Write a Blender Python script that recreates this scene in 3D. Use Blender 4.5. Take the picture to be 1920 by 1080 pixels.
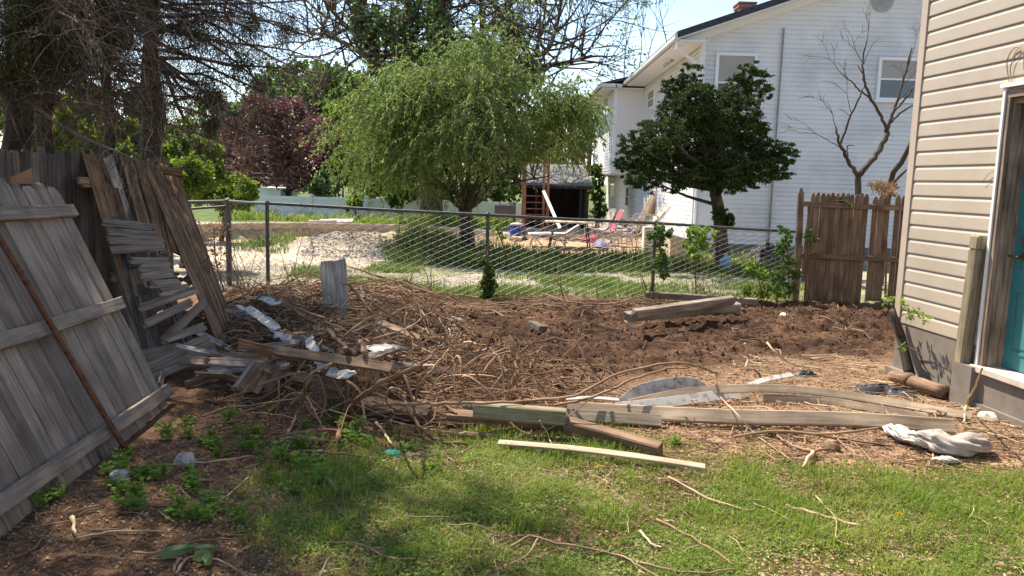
import bpy, math, random
import numpy as np
from mathutils import Vector, Matrix
random.seed(7); rng = np.random.default_rng(7)
for o in list(bpy.data.objects): bpy.data.objects.remove(o)
S = bpy.context.scene
# ------------------------------------------------------------------ camera, sky, sun, exposure
FPX, CAMH, PITCH, ROLL = 1500.0, 1.65, math.radians(7.6), math.radians(1.6)
cam_d = bpy.data.cameras.new('camera'); cam = bpy.data.objects.new('camera', cam_d); S.collection.objects.link(cam)
cam_d.sensor_width = 36; cam_d.lens = 36 * FPX / 1920; cam_d.clip_end = 3000; cam_d.clip_start = 0.05
cam.matrix_world = Matrix.Translation((0, 0, CAMH)) @ Matrix.Rotation(math.pi/2 - PITCH, 4, 'X') @ Matrix.Rotation(ROLL, 4, 'Z')
S.camera = cam
S.render.resolution_x, S.render.resolution_y = 1024, 576
SUN_EL = math.radians(56); SUN_H = Vector((-0.66, 0.75, 0)).normalized()      # horizontal direction towards the sun
wd = bpy.data.worlds.new('World'); S.world = wd; wd.use_nodes = True
wn = wd.node_tree.nodes; wl = wd.node_tree.links
sky = wn.new('ShaderNodeTexSky'); sky.sky_type = 'NISHITA'; sky.sun_disc = False
sky.sun_elevation = SUN_EL; sky.sun_rotation = math.atan2(SUN_H.x, SUN_H.y); sky.air_density = 1.0; sky.dust_density = 0.5; sky.ozone_density = 1.0
bg = wn['Background']; bg.inputs['Strength'].default_value = 0.112
hsv = wn.new('ShaderNodeHueSaturation'); hsv.inputs['Saturation'].default_value = 0.97; wl.new(sky.outputs['Color'], hsv.inputs['Color']); wl.new(hsv.outputs['Color'], bg.inputs['Color'])
sd = bpy.data.lights.new('sun', 'SUN'); sd.energy = 4.7; sd.angle = math.radians(0.55); sd.color = (1.0, 0.90, 0.76)
so = bpy.data.objects.new('sun', sd); S.collection.objects.link(so)
sv = Vector((SUN_H.x*math.cos(SUN_EL), SUN_H.y*math.cos(SUN_EL), math.sin(SUN_EL)))
so.rotation_euler = sv.to_track_quat('Z', 'Y').to_euler(); so.location = (-8, 8, 12)
S.view_settings.view_transform = 'Standard'; S.view_settings.look = 'None'; S.view_settings.exposure = 1.22; S.view_settings.gamma = 1
S.render.engine = 'CYCLES'; S.cycles.max_bounces = 6; S.cycles.transparent_max_bounces = 6; S.cycles.diffuse_bounces = 4

# ------------------------------------------------------------------ measuring helpers (a sight line meets a plane of the place)
_M = np.array(cam.matrix_world.to_3x3()); _C = np.array([0, 0, CAMH])
def ray(px, py): return _M @ np.array([(px-960)/FPX, -(py-540)/FPX, -1.0])
def G(px, py, z=0.0):
    d = ray(px, py); return _C + d*((z-CAMH)/d[2])
def A(px, py, Y):
    d = ray(px, py); return _C + d*(Y/d[1])
def AX(px, py, X):
    d = ray(px, py); return _C + d*(X/d[0])
WALL_P = np.array([3.525, 7.2, 0.0]); WALL_D = np.array([-0.1034, 0.9946, 0.0]); WALL_N = np.array([-0.9946, -0.1034, 0.0])
def W(px, py, off=0.0):
    d = ray(px, py); p0 = WALL_P + WALL_N*off
    return _C + d*(np.dot(p0-_C, WALL_N)/np.dot(d, WALL_N))

# ------------------------------------------------------------------ value noise
def _h(ix, iy, s):
    n = (ix.astype(np.int64)*374761393 + iy.astype(np.int64)*668265263 + s*1442695041) & 0x7fffffff
    n = ((n ^ (n >> 13))*1274126177) & 0x7fffffff
    return ((n ^ (n >> 16)) & 0xffff)/65535.0
def vnoise(x, y, s=0):
    x = np.asarray(x, float); y = np.asarray(y, float)
    ix = np.floor(x); iy = np.floor(y); fx = x-ix; fy = y-iy
    fx = fx*fx*(3-2*fx); fy = fy*fy*(3-2*fy)
    a = _h(ix, iy, s); b = _h(ix+1, iy, s); c = _h(ix, iy+1, s); d = _h(ix+1, iy+1, s)
    return a*(1-fx)*(1-fy)+b*fx*(1-fy)+c*(1-fx)*fy+d*fx*fy
def fbm(x, y, s=0, o=4):
    t = 0; a = 0.5; k = 0
    for i in range(o):
        t = t + a*vnoise(x*(2**i), y*(2**i), s+i*17); k += a; a *= 0.5
    return t/k
def sstep(a, b, x):
    t = np.clip((x-a)/(b-a), 0, 1); return t*t*(3-2*t)
def poly_mask(x, y, pts, soft=0.3):
    """1 inside the world-space polygon, fading over `soft` metres outside"""
    P = np.array(pts)[:, :2]; n = len(P); inside = np.zeros(x.shape, bool); dist = np.full(x.shape, 1e9)
    for i in range(n):
        a = P[i]; b = P[(i+1) % n]
        c = ((a[1] > y) != (b[1] > y)) & (x < (b[0]-a[0])*(y-a[1])/(b[1]-a[1]+1e-12)+a[0]); inside ^= c
        e = b-a; t = np.clip(((x-a[0])*e[0]+(y-a[1])*e[1])/(e@e+1e-12), 0, 1)
        dist = np.minimum(dist, np.hypot(x-a[0]-t*e[0], y-a[1]-t*e[1]))
    sdist = np.where(inside, dist, -dist); return sstep(-soft, soft, sdist)

# ------------------------------------------------------------------ mesh building
def mesh_obj(name, V, Fs, mat, parent=None, lc=None, smooth=False, col=None):
    V = np.asarray(V, np.float32).reshape(-1, 3); me = bpy.data.meshes.new(name)
    Fs = [np.asarray(f, np.int32) for f in Fs if len(f)]
    loops = np.concatenate([f.ravel() for f in Fs]); tot = np.concatenate([np.full(len(f), f.shape[1], np.int32) for f in Fs])
    start = np.concatenate([[0], np.cumsum(tot)[:-1]]).astype(np.int32)
    me.vertices.add(len(V)); me.vertices.foreach_set('co', V.ravel())
    me.loops.add(len(loops)); me.loops.foreach_set('vertex_index', loops)
    me.polygons.add(len(tot)); me.polygons.foreach_set('loop_start', start)
    if lc is not None:
        at = me.attributes.new('lc', 'FLOAT_VECTOR', 'POINT'); at.data.foreach_set('vector', np.asarray(lc, np.float32).ravel())
    if col is not None:
        at = me.attributes.new('zone', 'FLOAT_COLOR', 'POINT'); at.data.foreach_set('color', np.asarray(col, np.float32).ravel())
    me.update(calc_edges=True)
    me.polygons.foreach_set('use_smooth', np.full(len(tot), bool(smooth)))
    me.materials.append(mat)
    o = bpy.data.objects.new(name, me); S.collection.objects.link(o)
    if parent is not None: o.parent = parent
    return o
class MB:
    def __init__(s): s.V = []; s.L = []; s.F = {}; s.n = 0
    def add(s, V, F, L=None):
        V = np.asarray(V, float).reshape(-1, 3); L = V if L is None else np.asarray(L, float).reshape(-1, 3)
        s.V.append(V); s.L.append(L)
        for f in F:
            f = np.asarray(f, np.int64)
            if f.size == 0: continue
            s.F.setdefault(f.shape[1], []).append(f+s.n)
        s.n += len(V); return s
    def build(s, name, mat, parent=None, smooth=False):
        V = np.concatenate(s.V); L = np.concatenate(s.L)
        org = np.zeros(3)
        if parent is None:      # origin at the thing's base
            org = np.array([(V[:, 0].min()+V[:, 0].max())/2, (V[:, 1].min()+V[:, 1].max())/2, V[:, 2].min()])
        else:
            org = np.array(parent.matrix_world.translation) if parent.parent is None else np.array(parent.location)
            p = parent; t = np.zeros(3)
            while p is not None: t += np.array(p.location); p = p.parent
            org = t
        o = mesh_obj(name, V-org, [np.concatenate(f) for f in s.F.values()], mat, parent, L, smooth)
        if parent is None: o.location = org
        return o
    # --- shapes
    def box(s, c, sz, R=None, lcoff=None):
        c = np.array(c, float); h = np.array(sz, float)/2
        v = np.array([[x, y, z] for x in (-1, 1) for y in (-1, 1) for z in (-1, 1)])*h
        w = v if R is None else v @ np.array(R).T
        f = [[0, 1, 3, 2], [4, 6, 7, 5], [0, 4, 5, 1], [2, 3, 7, 6], [0, 2, 6, 4], [1, 5, 7, 3]]
        od = np.argsort(-h); return s.add(w+c, [f], v[:, od]+(rng.random(3)*20 if lcoff is None else lcoff))
    def bx(s, a, b):
        a = np.minimum(a, b), np.maximum(a, b); return s.box((a[0]+a[1])/2, a[1]-a[0])
    def sweep(s, P, N, w, t, cham=0.12, jag=(0, 0), wob=0.0, taper=None, side=None):
        """board along points P; N = face normal per point; w, t width and thickness"""
        P = np.array(P, float); K = len(P); N = np.array(N, float)
        if N.ndim == 1: N = np.tile(N, (K, 1))
        T = np.gradient(P, axis=0); T /= np.linalg.norm(T, axis=1)[:, None]
        U = np.cross(T, N); U /= np.linalg.norm(U, axis=1)[:, None]; N = np.cross(U, T)
        w = np.broadcast_to(w, K).astype(float); t = np.broadcast_to(t, K).astype(float)
        if taper is not None: w = w*np.array(taper)
        cw = np.minimum(w*0.5, np.maximum(t*cham, 0.0008)); V = np.zeros((K, 8, 3)); L = np.zeros((K, 8, 3))
        su = np.array([-1, 1, 1, 1, 1, -1, -1, -1]); sn = np.array([-1, -1, -1, 1, 1, 1, 1, -1])
        iu = np.array([1, 1, 0, 0, 1, 1, 0, 0]); inn = np.array([0, 0, 1, 1, 0, 0, 1, 1])
        cum = np.concatenate([[0], np.cumsum(np.linalg.norm(np.diff(P, axis=0), axis=1))]); off = rng.random(3)*30
        for j in range(8):
            du = su[j]*(w/2-iu[j]*cw); dn = sn[j]*(t/2-inn[j]*cw)
            if wob: du = du+rng.normal(0, wob, K); dn = dn+rng.normal(0, wob*0.4, K)
            V[:, j] = P+U*du[:, None]+N*dn[:, None]; L[:, j] = np.stack([cum, du, dn], 1)+off
        for e, jg in ((0, jag[0]), (K-1, jag[1])):
            if jg: V[e] += (T[e]*rng.uniform(-jg, jg, 8)[:, None])
        i = np.arange(K-1)[:, None]*8; j = np.arange(8)[None]; j2 = (j+1) % 8
        q = np.stack([i+j, i+j2, i+8+j2, i+8+j], -1).reshape(-1, 4)
        return s.add(V, [q, [list(range(7, -1, -1))], [[(K-1)*8+k for k in range(8)]]], L)
    def board(s, p0, p1, w, t, N=(0, 0, 1), seg=5, wob=0.0015, jag=(0, 0), cham=0.12, taper=None, bow=0.0):
        p0 = np.array(p0, float); p1 = np.array(p1, float); u = np.linspace(0, 1, seg+1)
        P = p0+(p1-p0)*u[:, None]; Nn = np.array(N, float); P = P+Nn*(bow*np.sin(u*math.pi))[:, None]
        return s.sweep(P, N, w, t, cham, jag, wob, taper)
    def rough_board(s, p0, p1, w, t, N=(0, 0, 1), splint=3, jagl=0.06, wob=0.002):
        """a split board: several slivers side by side with uneven ends"""
        p0 = np.array(p0, float); p1 = np.array(p1, float); T = (p1-p0)/np.linalg.norm(p1-p0); U = np.cross(T, N); U /= np.linalg.norm(U)
        cuts = np.sort(np.concatenate([[0, 1], rng.random(splint-1)])); cuts = cuts*0.7+np.linspace(0, 1, splint+1)*0.3
        for a, b in zip(cuts[:-1], cuts[1:]):
            o = U*((a+b)/2-0.5)*w; s.board(p0+o-T*rng.random()*jagl, p1+o+T*rng.random()*jagl, (b-a)*w*0.97, t*rng.uniform(.8, 1.05), N, 5, wob, (0.02, 0.02))
    def tubes(s, P, R, sides=5):
        """P (N,K,3), R (N,K): many tubes at once"""
        P = np.asarray(P, float); R = np.asarray(R, float); n, K, _ = P.shape
        if R.ndim < 2: R = np.broadcast_to(R, (n, K))
        T = np.gradient(P, axis=1); T /= (np.linalg.norm(T, axis=2, keepdims=True)+1e-9)
        m = T.mean(1); ref = np.where(np.abs(m[:, 2:3]) > 0.8*np.linalg.norm(m, axis=1, keepdims=True), np.array([[1., 0.13, 0]]), np.array([[0.05, 0.1, 1.]]))[:, None, :]
        U = np.cross(T, np.broadcast_to(ref, T.shape)); U /= (np.linalg.norm(U, axis=2, keepdims=True)+1e-9); Vv = np.cross(T, U)
        a = np.arange(sides)/sides*2*math.pi
        V = P[:, :, None]+R[:, :, None, None]*(U[:, :, None]*np.cos(a)[None, None, :, None]+Vv[:, :, None]*np.sin(a)[None, None, :, None])
        cum = np.concatenate([np.zeros((n, 1)), np.cumsum(np.linalg.norm(np.diff(P, axis=1), axis=2), axis=1)], 1)
        L = np.zeros((n, K, sides, 3)); L[..., 0] = (cum+rng.random((n, 1))*20)[:, :, None]; L[..., 1] = (R[:, :, None]*np.cos(a)); L[..., 2] = (R[:, :, None]*np.sin(a))
        i = (np.arange(n)*K*sides)[:, None, None]+(np.arange(K-1)*sides)[None, :, None]; j = np.arange(sides)[None, None]; j2 = (j+1) % sides
        q = np.stack([i+j, i+j2, i+sides+j2, i+sides+j], -1).reshape(-1, 4)
        c0 = (np.arange(n)*K*sides)[:, None]+np.arange(sides)[::-1][None]; c1 = (np.arange(n)*K*sides+(K-1)*sides)[:, None]+np.arange(sides)[None]
        return s.add(V, [q, c0, c1], L)
    def tube(s, P, r, sides=6, smoothn=0):
        P = np.array(P, float)
        if smoothn: P = spline(P, smoothn)
        r = np.array(r, float) if np.ndim(r) else np.full(2, float(r))
        rr = np.interp(np.linspace(0, 1, len(P)), np.linspace(0, 1, len(r)), r)
        return s.tubes(P[None], rr[None], sides)
    def lathe(s, c, prof, n=16, ax=None):
        c = np.array(c, float); a = np.arange(n)/n*2*math.pi; V = np.array([[r*math.cos(t), r*math.sin(t), z] for r, z in prof for t in a])
        if ax is not None: V = V @ np.array(Vector((0, 0, 1)).rotation_difference(Vector(ax)).to_matrix()).T
        K = len(prof); i = (np.arange(K-1)*n)[:, None]; j = np.arange(n)[None]; j2 = (j+1) % n
        q = np.stack([i+j, i+j2, i+n+j2, i+n+j], -1).reshape(-1, 4)
        return s.add(V+c, [q, [list(range(n-1, -1, -1))], [[(K-1)*n+k for k in range(n)]]])
    def leaves(s, C, D, Ln, Wd, fold=0.25):
        """rhomb leaves: centres C, directions D, lengths, widths"""
        C = np.asarray(C); n = len(C); D = D/(np.linalg.norm(D, axis=1)[:, None]+1e-9)
        r = rng.normal(size=(n, 3)); U = np.cross(D, r); U /= (np.linalg.norm(U, axis=1)[:, None]+1e-9); Nn = np.cross(D, U)
        Ln = np.broadcast_to(Ln, n)[:, None]; Wd = np.broadcast_to(Wd, n)[:, None]
        b = C-D*Ln/2; t = C+D*Ln/2; m = C-D*Ln*0.05-Nn*Wd*fold; l = m-U*Wd/2+Nn*Wd*fold*2; rr = m+U*Wd/2+Nn*Wd*fold*2
        V = np.stack([b, l, t, rr], 1); i = np.arange(n)[:, None]*4
        return s.add(V, [i+np.array([[0, 1, 2]]), i+np.array([[0, 2, 3]])])
    def broad(s, C, D, Ln, Wd):
        """six-sided broad leaves, folded along the rib"""
        C = np.asarray(C); n = len(C); D = D/(np.linalg.norm(D, axis=1)[:, None]+1e-9)
        r = rng.normal(size=(n, 3))+np.array([0, 0, 0.0]); U = np.cross(D, r); U /= (np.linalg.norm(U, axis=1)[:, None]+1e-9); Nn = np.cross(D, U)
        Ln = np.broadcast_to(Ln, n)[:, None]; Wd = np.broadcast_to(Wd, n)[:, None]
        f = Nn*Wd*0.18; P = [C-D*Ln/2, C-D*Ln*0.2-U*Wd/2+f, C+D*Ln*0.2-U*Wd*0.42+f, C+D*Ln/2, C+D*Ln*0.2+U*Wd*0.42+f, C-D*Ln*0.2+U*Wd/2+f]
        V = np.stack(P, 1); i = np.arange(n)[:, None]*6
        return s.add(V, [i+np.array([[0, 1, 2, 3]]), i+np.array([[0, 3, 4, 5]])])
def spline(P, n=4):
    P = np.array(P, float); K = len(P); out = []
    E = np.vstack([2*P[0]-P[1], P, 2*P[-1]-P[-2]])
    for i in range(K-1):
        p0, p1, p2, p3 = E[i:i+4]
        for u in np.arange(n)/n:
            out.append(0.5*((2*p1)+(-p0+p2)*u+(2*p0-5*p1+4*p2-p3)*u*u+(-p0+3*p1-3*p2+p3)*u**3))
    out.append(P[-1]); return np.array(out)
def Rz(a): c, s_ = math.cos(a), math.sin(a); return np.array([[c, -s_, 0], [s_, c, 0], [0, 0, 1]])
def Rxm(a): c, s_ = math.cos(a), math.sin(a); return np.array([[1, 0, 0], [0, c, -s_], [0, s_, c]])
def Rym(a): c, s_ = math.cos(a), math.sin(a); return np.array([[c, 0, s_], [0, 1, 0], [-s_, 0, c]])
def thing(name, label, cat, loc, group=None):
    o = bpy.data.objects.new(name, None); S.collection.objects.link(o); o.location = [float(v) for v in loc]; o.empty_display_size = 0.1
    o['label'] = label; o['category'] = cat
    if group: o['group'] = group
    bpy.context.view_layer.update() if False else None
    o.matrix_world = Matrix.Translation(o.location)
    return o
def tag(o, label, cat, group=None, kind=None):
    o['label'] = label; o['category'] = cat
    if group: o['group'] = group
    if kind: o['kind'] = kind
    return o
def struct(o): o['kind'] = 'structure'; return o
def stuff(o, label, cat): return tag(o, label, cat, None, 'stuff')

# ------------------------------------------------------------------ materials
def _mat(name):
    m = bpy.data.materials.new(name); m.use_nodes = True; return m, m.node_tree.nodes, m.node_tree.links, m.node_tree.nodes['Principled BSDF']
def _n(nd, t, **kw):
    x = nd.new(t)
    for k, v in kw.items(): setattr(x, k, v)
    return x
def _ramp(nd, stops):
    r = nd.new('ShaderNodeValToRGB'); e = r.color_ramp.elements
    while len(e) < len(stops): e.new(0.5)
    for el, (p, c) in zip(e, stops): el.position = p; el.color = (*c, 1) if len(c) == 3 else c
    return r
def _mixc(nd, lk, a, b, fac, mode='MIX'):
    m = nd.new('ShaderNodeMix'); m.data_type = 'RGBA'; m.blend_type = mode
    for s_, v in ((0, fac), (6, a), (7, b)):
        if hasattr(v, 'links'): lk.new(v, m.inputs[s_])
        elif s_ == 0: m.inputs[0].default_value = v
        else: m.inputs[s_].default_value = (*v, 1)
    return m.outputs[2]
def wood(name, c1, c2, c3=None, rough=0.85, var=0.35, bump=0.5, fine=28):
    m, nd, lk, p = _mat(name); c3 = c3 or [v*0.45 for v in c1]
    at = _n(nd, 'ShaderNodeAttribute', attribute_name='lc'); mp = _n(nd, 'ShaderNodeMapping'); mp.inputs['Scale'].default_value = (1.6, fine, fine)
    lk.new(at.outputs['Vector'], mp.inputs['Vector'])
    n1 = _n(nd, 'ShaderNodeTexNoise'); n1.inputs['Scale'].default_value = 1.6; n1.inputs['Detail'].default_value = 6; n1.inputs['Roughness'].default_value = 0.7; lk.new(mp.outputs[0], n1.inputs['Vector'])
    n2 = _n(nd, 'ShaderNodeTexNoise'); n2.inputs['Scale'].default_value = 3.0; n2.inputs['Detail'].default_value = 4; lk.new(at.outputs['Vector'], n2.inputs['Vector'])
    r1 = _ramp(nd, [(0.30, c3), (0.47, c1), (0.62, c2), (0.8, [min(1, v*1.35) for v in c2])]); lk.new(n1.outputs['Fac'], r1.inputs[0])
    r2 = _ramp(nd, [(0.3, (0.6, 0.58, 0.56)), (0.65, (1.12, 1.1, 1.06))]); lk.new(n2.outputs['Fac'], r2.inputs[0])
    c = _mixc(nd, lk, r1.outputs[0], r2.outputs[0], 1.0, 'MULTIPLY')
    g = _n(nd, 'ShaderNodeNewGeometry'); mr = _n(nd, 'ShaderNodeMapRange'); mr.inputs[3].default_value = 1-var; mr.inputs[4].default_value = 1+var
    lk.new(g.outputs['Random Per Island'], mr.inputs[0]); cc = _n(nd, 'ShaderNodeCombineColor')
    for k in range(3): lk.new(mr.outputs[0], cc.inputs[k])
    c = _mixc(nd, lk, c, cc.outputs[0], 1.0, 'MULTIPLY'); lk.new(c, p.inputs['Base Color']); p.inputs['Roughness'].default_value = rough; p.inputs['Specular IOR Level'].default_value = 0.2
    b = _n(nd, 'ShaderNodeBump'); b.inputs['Strength'].default_value = bump; b.inputs['Distance'].default_value = 0.004; lk.new(n1.outputs['Fac'], b.inputs['Height']); lk.new(b.outputs[0], p.inputs['Normal'])
    return m
def plain(name, c, rough=0.6, var=0.12, scale=6.0, metal=0.0, spec=0.3, bump=0.1, dirt=None, detail=5):
    m, nd, lk, p = _mat(name); tc = _n(nd, 'ShaderNodeTexCoord')
    n1 = _n(nd, 'ShaderNodeTexNoise'); n1.inputs['Scale'].default_value = scale; n1.inputs['Detail'].default_value = detail; n1.inputs['Roughness'].default_value = 0.65; lk.new(tc.outputs['Object'], n1.inputs['Vector'])
    d = dirt or [v*(1-2*var) for v in c]
    r1 = _ramp(nd, [(0.32, d), (0.5, c), (0.75, [min(1, v*(1+var)) for v in c])]); lk.new(n1.outputs['Fac'], r1.inputs[0]); lk.new(r1.outputs[0], p.inputs['Base Color'])
    p.inputs['Roughness'].default_value = rough; p.inputs['Metallic'].default_value = metal; p.inputs['Specular IOR Level'].default_value = spec
    if bump:
        b = _n(nd, 'ShaderNodeBump'); b.inputs['Strength'].default_value = bump; b.inputs['Distance'].default_value = 0.01; lk.new(n1.outputs['Fac'], b.inputs['Height']); lk.new(b.outputs[0], p.inputs['Normal'])
    return m
def leafmat(name, stops, transl=0.35, rough=0.55, scale=0.9, spec=0.25):
    m, nd, lk, p = _mat(name); g = _n(nd, 'ShaderNodeNewGeometry'); tc = _n(nd, 'ShaderNodeTexCoord')
    n1 = _n(nd, 'ShaderNodeTexNoise'); n1.inputs['Scale'].default_value = scale; n1.inputs['Detail'].default_value = 3; lk.new(tc.outputs['Object'], n1.inputs['Vector'])
    ma = _n(nd, 'ShaderNodeMath', operation='MULTIPLY_ADD'); ma.inputs[1].default_value = 0.55; lk.new(g.outputs['Random Per Island'], ma.inputs[0])
    mb = _n(nd, 'ShaderNodeMapRange'); mb.inputs[1].default_value = 0.3; mb.inputs[2].default_value = 0.7; mb.inputs[3].default_value = 0.0; mb.inputs[4].default_value = 0.45
    lk.new(n1.outputs['Fac'], mb.inputs[0]); lk.new(mb.outputs[0], ma.inputs[2])
    k = len(stops); r = _ramp(nd, [(i/(k-1), c) for i, c in enumerate(stops)]); lk.new(ma.outputs[0], r.inputs[0]); lk.new(r.outputs[0], p.inputs['Base Color'])
    p.inputs['Roughness'].default_value = rough; p.inputs['Specular IOR Level'].default_value = spec
    t = _n(nd, 'ShaderNodeBsdfTranslucent'); hs = _n(nd, 'ShaderNodeHueSaturation'); hs.inputs['Value'].default_value = 1.25; hs.inputs['Saturation'].default_value = 1.1; hs.inputs['Hue'].default_value = 0.485
    lk.new(r.outputs[0], hs.inputs['Color']); lk.new(hs.outputs[0], t.inputs['Color'])
    mx = _n(nd, 'ShaderNodeMixShader'); mx.inputs[0].default_value = transl; lk.new(p.outputs[0], mx.inputs[1]); lk.new(t.outputs[0], mx.inputs[2])
    lk.new(mx.outputs[0], nd['Material Output'].inputs['Surface']); return m

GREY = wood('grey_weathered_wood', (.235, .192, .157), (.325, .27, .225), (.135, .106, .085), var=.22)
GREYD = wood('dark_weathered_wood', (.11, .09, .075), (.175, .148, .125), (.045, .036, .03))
GREYL = wood('pale_weathered_wood', (.33, .295, .26), (.47, .425, .38), (.11, .09, .08), var=.3, bump=.8)
BROWN = wood('split_brown_wood', (.21, .125, .07), (.36, .23, .135), (.07, .035, .02), var=.3, bump=.8)
BROWNF = wood('brown_stained_wood', (.160, .118, .088), (.22, .168, .130), (.085, .06, .044), var=.2)
TIMBER = wood('old_timber', (.27, .225, .165), (.38, .325, .245), (.12, .09, .06), var=.18)
TIMBERB = wood('brown_timber', (.21, .135, .085), (.31, .21, .14), (.09, .05, .03), var=.15)
PALE = wood('fresh_pale_wood', (.50, .40, .28), (.60, .50, .38), (.32, .24, .16), var=.1)
VINE = wood('dry_vine', (.27, .175, .11), (.41, .285, .185), (.12, .07, .042), var=.42, fine=60)
VINED = wood('dark_root', (.16, .088, .05), (.27, .16, .095), (.06, .032, .02), var=.45, fine=60)
STRAW = wood('pale_straw_stick', (.48, .36, .23), (.64, .51, .35), (.22, .15, .09), var=.25, fine=60)
BARK = wood('bark', (.075, .057, .044), (.13, .104, .082), (.03, .023, .018), var=.2, bump=1.0, fine=14)
BARKR = wood('reddish_bark', (.050, .040, .032), (.088, .072, .058), (.03, .018, .014), var=.25, bump=1.0, fine=14)
TWIG = wood('dead_twig', (.15, .11, .088), (.30, .24, .20), (.06, .042, .034), var=.5, fine=60)
RUST = plain('rusty_steel', (.17, .075, .04), .8, .3, 30, .2, dirt=(.06, .03, .02))
GALV = plain('galvanised_steel', (.12, .118, .11), .6, .2, 20, .4, dirt=(.055, .05, .045))
GALVW = plain('galvanised_wire', (.24, .235, .215), .5, .2, 20, .2)
WHITEV = plain('white_vinyl', (.80, .79, .77), .5, .04, 1.5, dirt=(.70, .68, .65))
CONC = plain('grey_concrete', (.20, .168, .138), .9, .18, 5, dirt=(.16, .135, .11), bump=.3)
DARKM = plain('dark_plastic', (.035, .035, .038), .6, .2)
# ------------------------------------------------------------------ the ground: one sheet to the horizon
def gp(l, z=0.0): return [G(a, b, z) for a, b in l]
SOIL = gp([(700, 640), (860, 592), (1000, 574), (1200, 570), (1350, 568), (1500, 566), (1690, 566), (1690, 640), (1640, 672), (1450, 668), (1300, 690), (1120, 708), (960, 728), (800, 700)])
HEAP = gp([(380, 600), (480, 560), (620, 556), (760, 560), (830, 600), (840, 680), (760, 730), (560, 740), (420, 690)])
LAWN = gp([(470, 905), (640, 868), (780, 838), (900, 820), (1080, 828), (1300, 868), (1460, 884), (1700, 896), (1990, 900), (2300, 1500), (400, 1500), (560, 1080), (520, 980)])
TAN = gp([(1050, 790), (1300, 790), (1700, 800), (2000, 840), (2050, 900), (1750, 892), (1500, 882), (1250, 858), (1060, 822)])
PITC = G(640, 447); PIT_C = np.array([-4.9, 22.6]); PIT_R = (5.1, 4.1)
def pit_d(x, y): return np.sqrt(((x-PIT_C[0])/PIT_R[0])**2+((y-PIT_C[1])/PIT_R[1])**2)
M1 = G(640, 468); M2 = G(800, 470); M3 = G(560, 462)
def height(x, y):
    x = np.asarray(x, float); y = np.asarray(y, float)
    z = 0.035*(fbm(x*1.1, y*1.1, 3, 3)-0.5)
    ms = poly_mask(x, y, SOIL, 0.25); mh = poly_mask(x, y, HEAP, 0.6)
    r = np.abs(fbm(x*2.2, y*5.0, 5, 4)-0.5)*2
    lump = np.maximum(0, fbm(x*6, y*8, 11, 4)-0.42)
    z = z+ms*(0.03+0.12*(r-0.3)+0.05*lump+0.11*(fbm(x*17, y*21, 21, 4)-0.5))
    z = z+mh*(0.17+0.14*(fbm(x*2, y*2, 31, 4)-0.5)+0.06*(fbm(x*11, y*11, 9, 3)-.5))
    near = (y < 12.3); z = z+np.where(near, 0.012*(fbm(x*14, y*14, 41, 3)-0.5), 0)
    # behind the wire fence
    d = pit_d(x, y); fr = sstep(12.2, 14, y)
    pit = (1-sstep(0.90, 0.97, d))*np.where(y > PIT_C[1]-1.0, 1.0, sstep(PIT_C[1]-4.5, PIT_C[1]-1.0, y))
    z = z-pit*0.50+pit*0.25*fbm(x*.8, y*.8, 13, 3)
    def bump(c, a, rx, ry): return a*np.exp(-(((x-c[0])/rx)**2+((y-c[1])/ry)**2))
    z = z+bump(M1, .34, 1.3, .8)*(.7+.6*fbm(x*3, y*3, 51, 3))+bump(M2, .42, 1.1, 1.3)+bump((-5.9, 21.8), .36, .8, .9)+bump((-7.3, 20.0), .2, 1.2, 1.0)
    z = z+fr*0.06*(fbm(x*3, y*3, 61, 4)-0.5)
    z = z-0.38*sstep(28.5, 32, y)*(1-sstep(60, 90, y))*(1-sstep(-1.0, 2.0, x))
    return z
def HZ(x, y): return float(height(np.array([x]), np.array([y]))[0])
def graded(a, b, st, lo, hi, g=1.13):
    c = list(np.arange(a, b+1e-6, st)); s = st; v = a; L = []
    while v > lo: s *= g; v -= s; L.append(v)
    v = b; s = st; Rr = []
    while v < hi: s *= g; v += s; Rr.append(v)
    return np.array(L[::-1]+c+Rr)
xs = graded(-5.2, 4.6, 0.03, -700, 700, 1.12)
ys = np.concatenate([graded(2.6, 12.0, 0.028, -60, 12.05, 1.25)[:-1], np.arange(12.1, 30, 0.11), graded(30, 30.2, .12, 30, 1500, 1.12)[1:]])
ys = np.unique(np.round(ys, 4))
XX, YY = np.meshgrid(xs, ys); ZZ = height(XX, YY)
# soil colours by place
def mixa(c, col, m): return c*(1-m[..., None])+np.array(col)*m[..., None]
col = np.zeros(XX.shape+(3,))+np.array((.15, .09, .056))
wx = XX+0.35*(fbm(XX*1.3, YY*1.3, 71, 4)-.5)*2; wy = YY+0.35*(fbm(XX*1.3, YY*1.3, 77, 4)-.5)*2
nz = fbm(XX*2.5, YY*2.5, 81, 4)
col = mixa(col, (.36, .245, .165), poly_mask(wx, wy, TAN, .25))
col = mixa(col, (.23, .16, .10), poly_mask(wx, wy, LAWN, .25)*0.9)
col = mixa(col, (.062, .037, .025), poly_mask(wx, wy, SOIL, .2))
col = mixa(col, (.055, .032, .02), poly_mask(wx, wy, HEAP, .5))
col = mixa(col, (.10, .060, .038), poly_mask(wx, wy, SOIL, .2)*sstep(.5, .62, nz))
col = mixa(col, (.30, .20, .135), poly_mask(wx, wy, gp([(1300, 690), (1640, 668), (1720, 700), (1930, 800), (1930, 850), (1600, 850), (1250, 800), (1060, 790)]), .3)*0.8)
far = sstep(11.3, 12.1, wy+.1*nz)
gravel = np.zeros_like(col)+np.array((.33, .30, .255))
gravel = mixa(gravel, (.15, .18, .07), sstep(.44, .56, fbm(XX*.55, YY*.9, 91, 4))*sstep(24, 20, YY)*.75)
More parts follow.
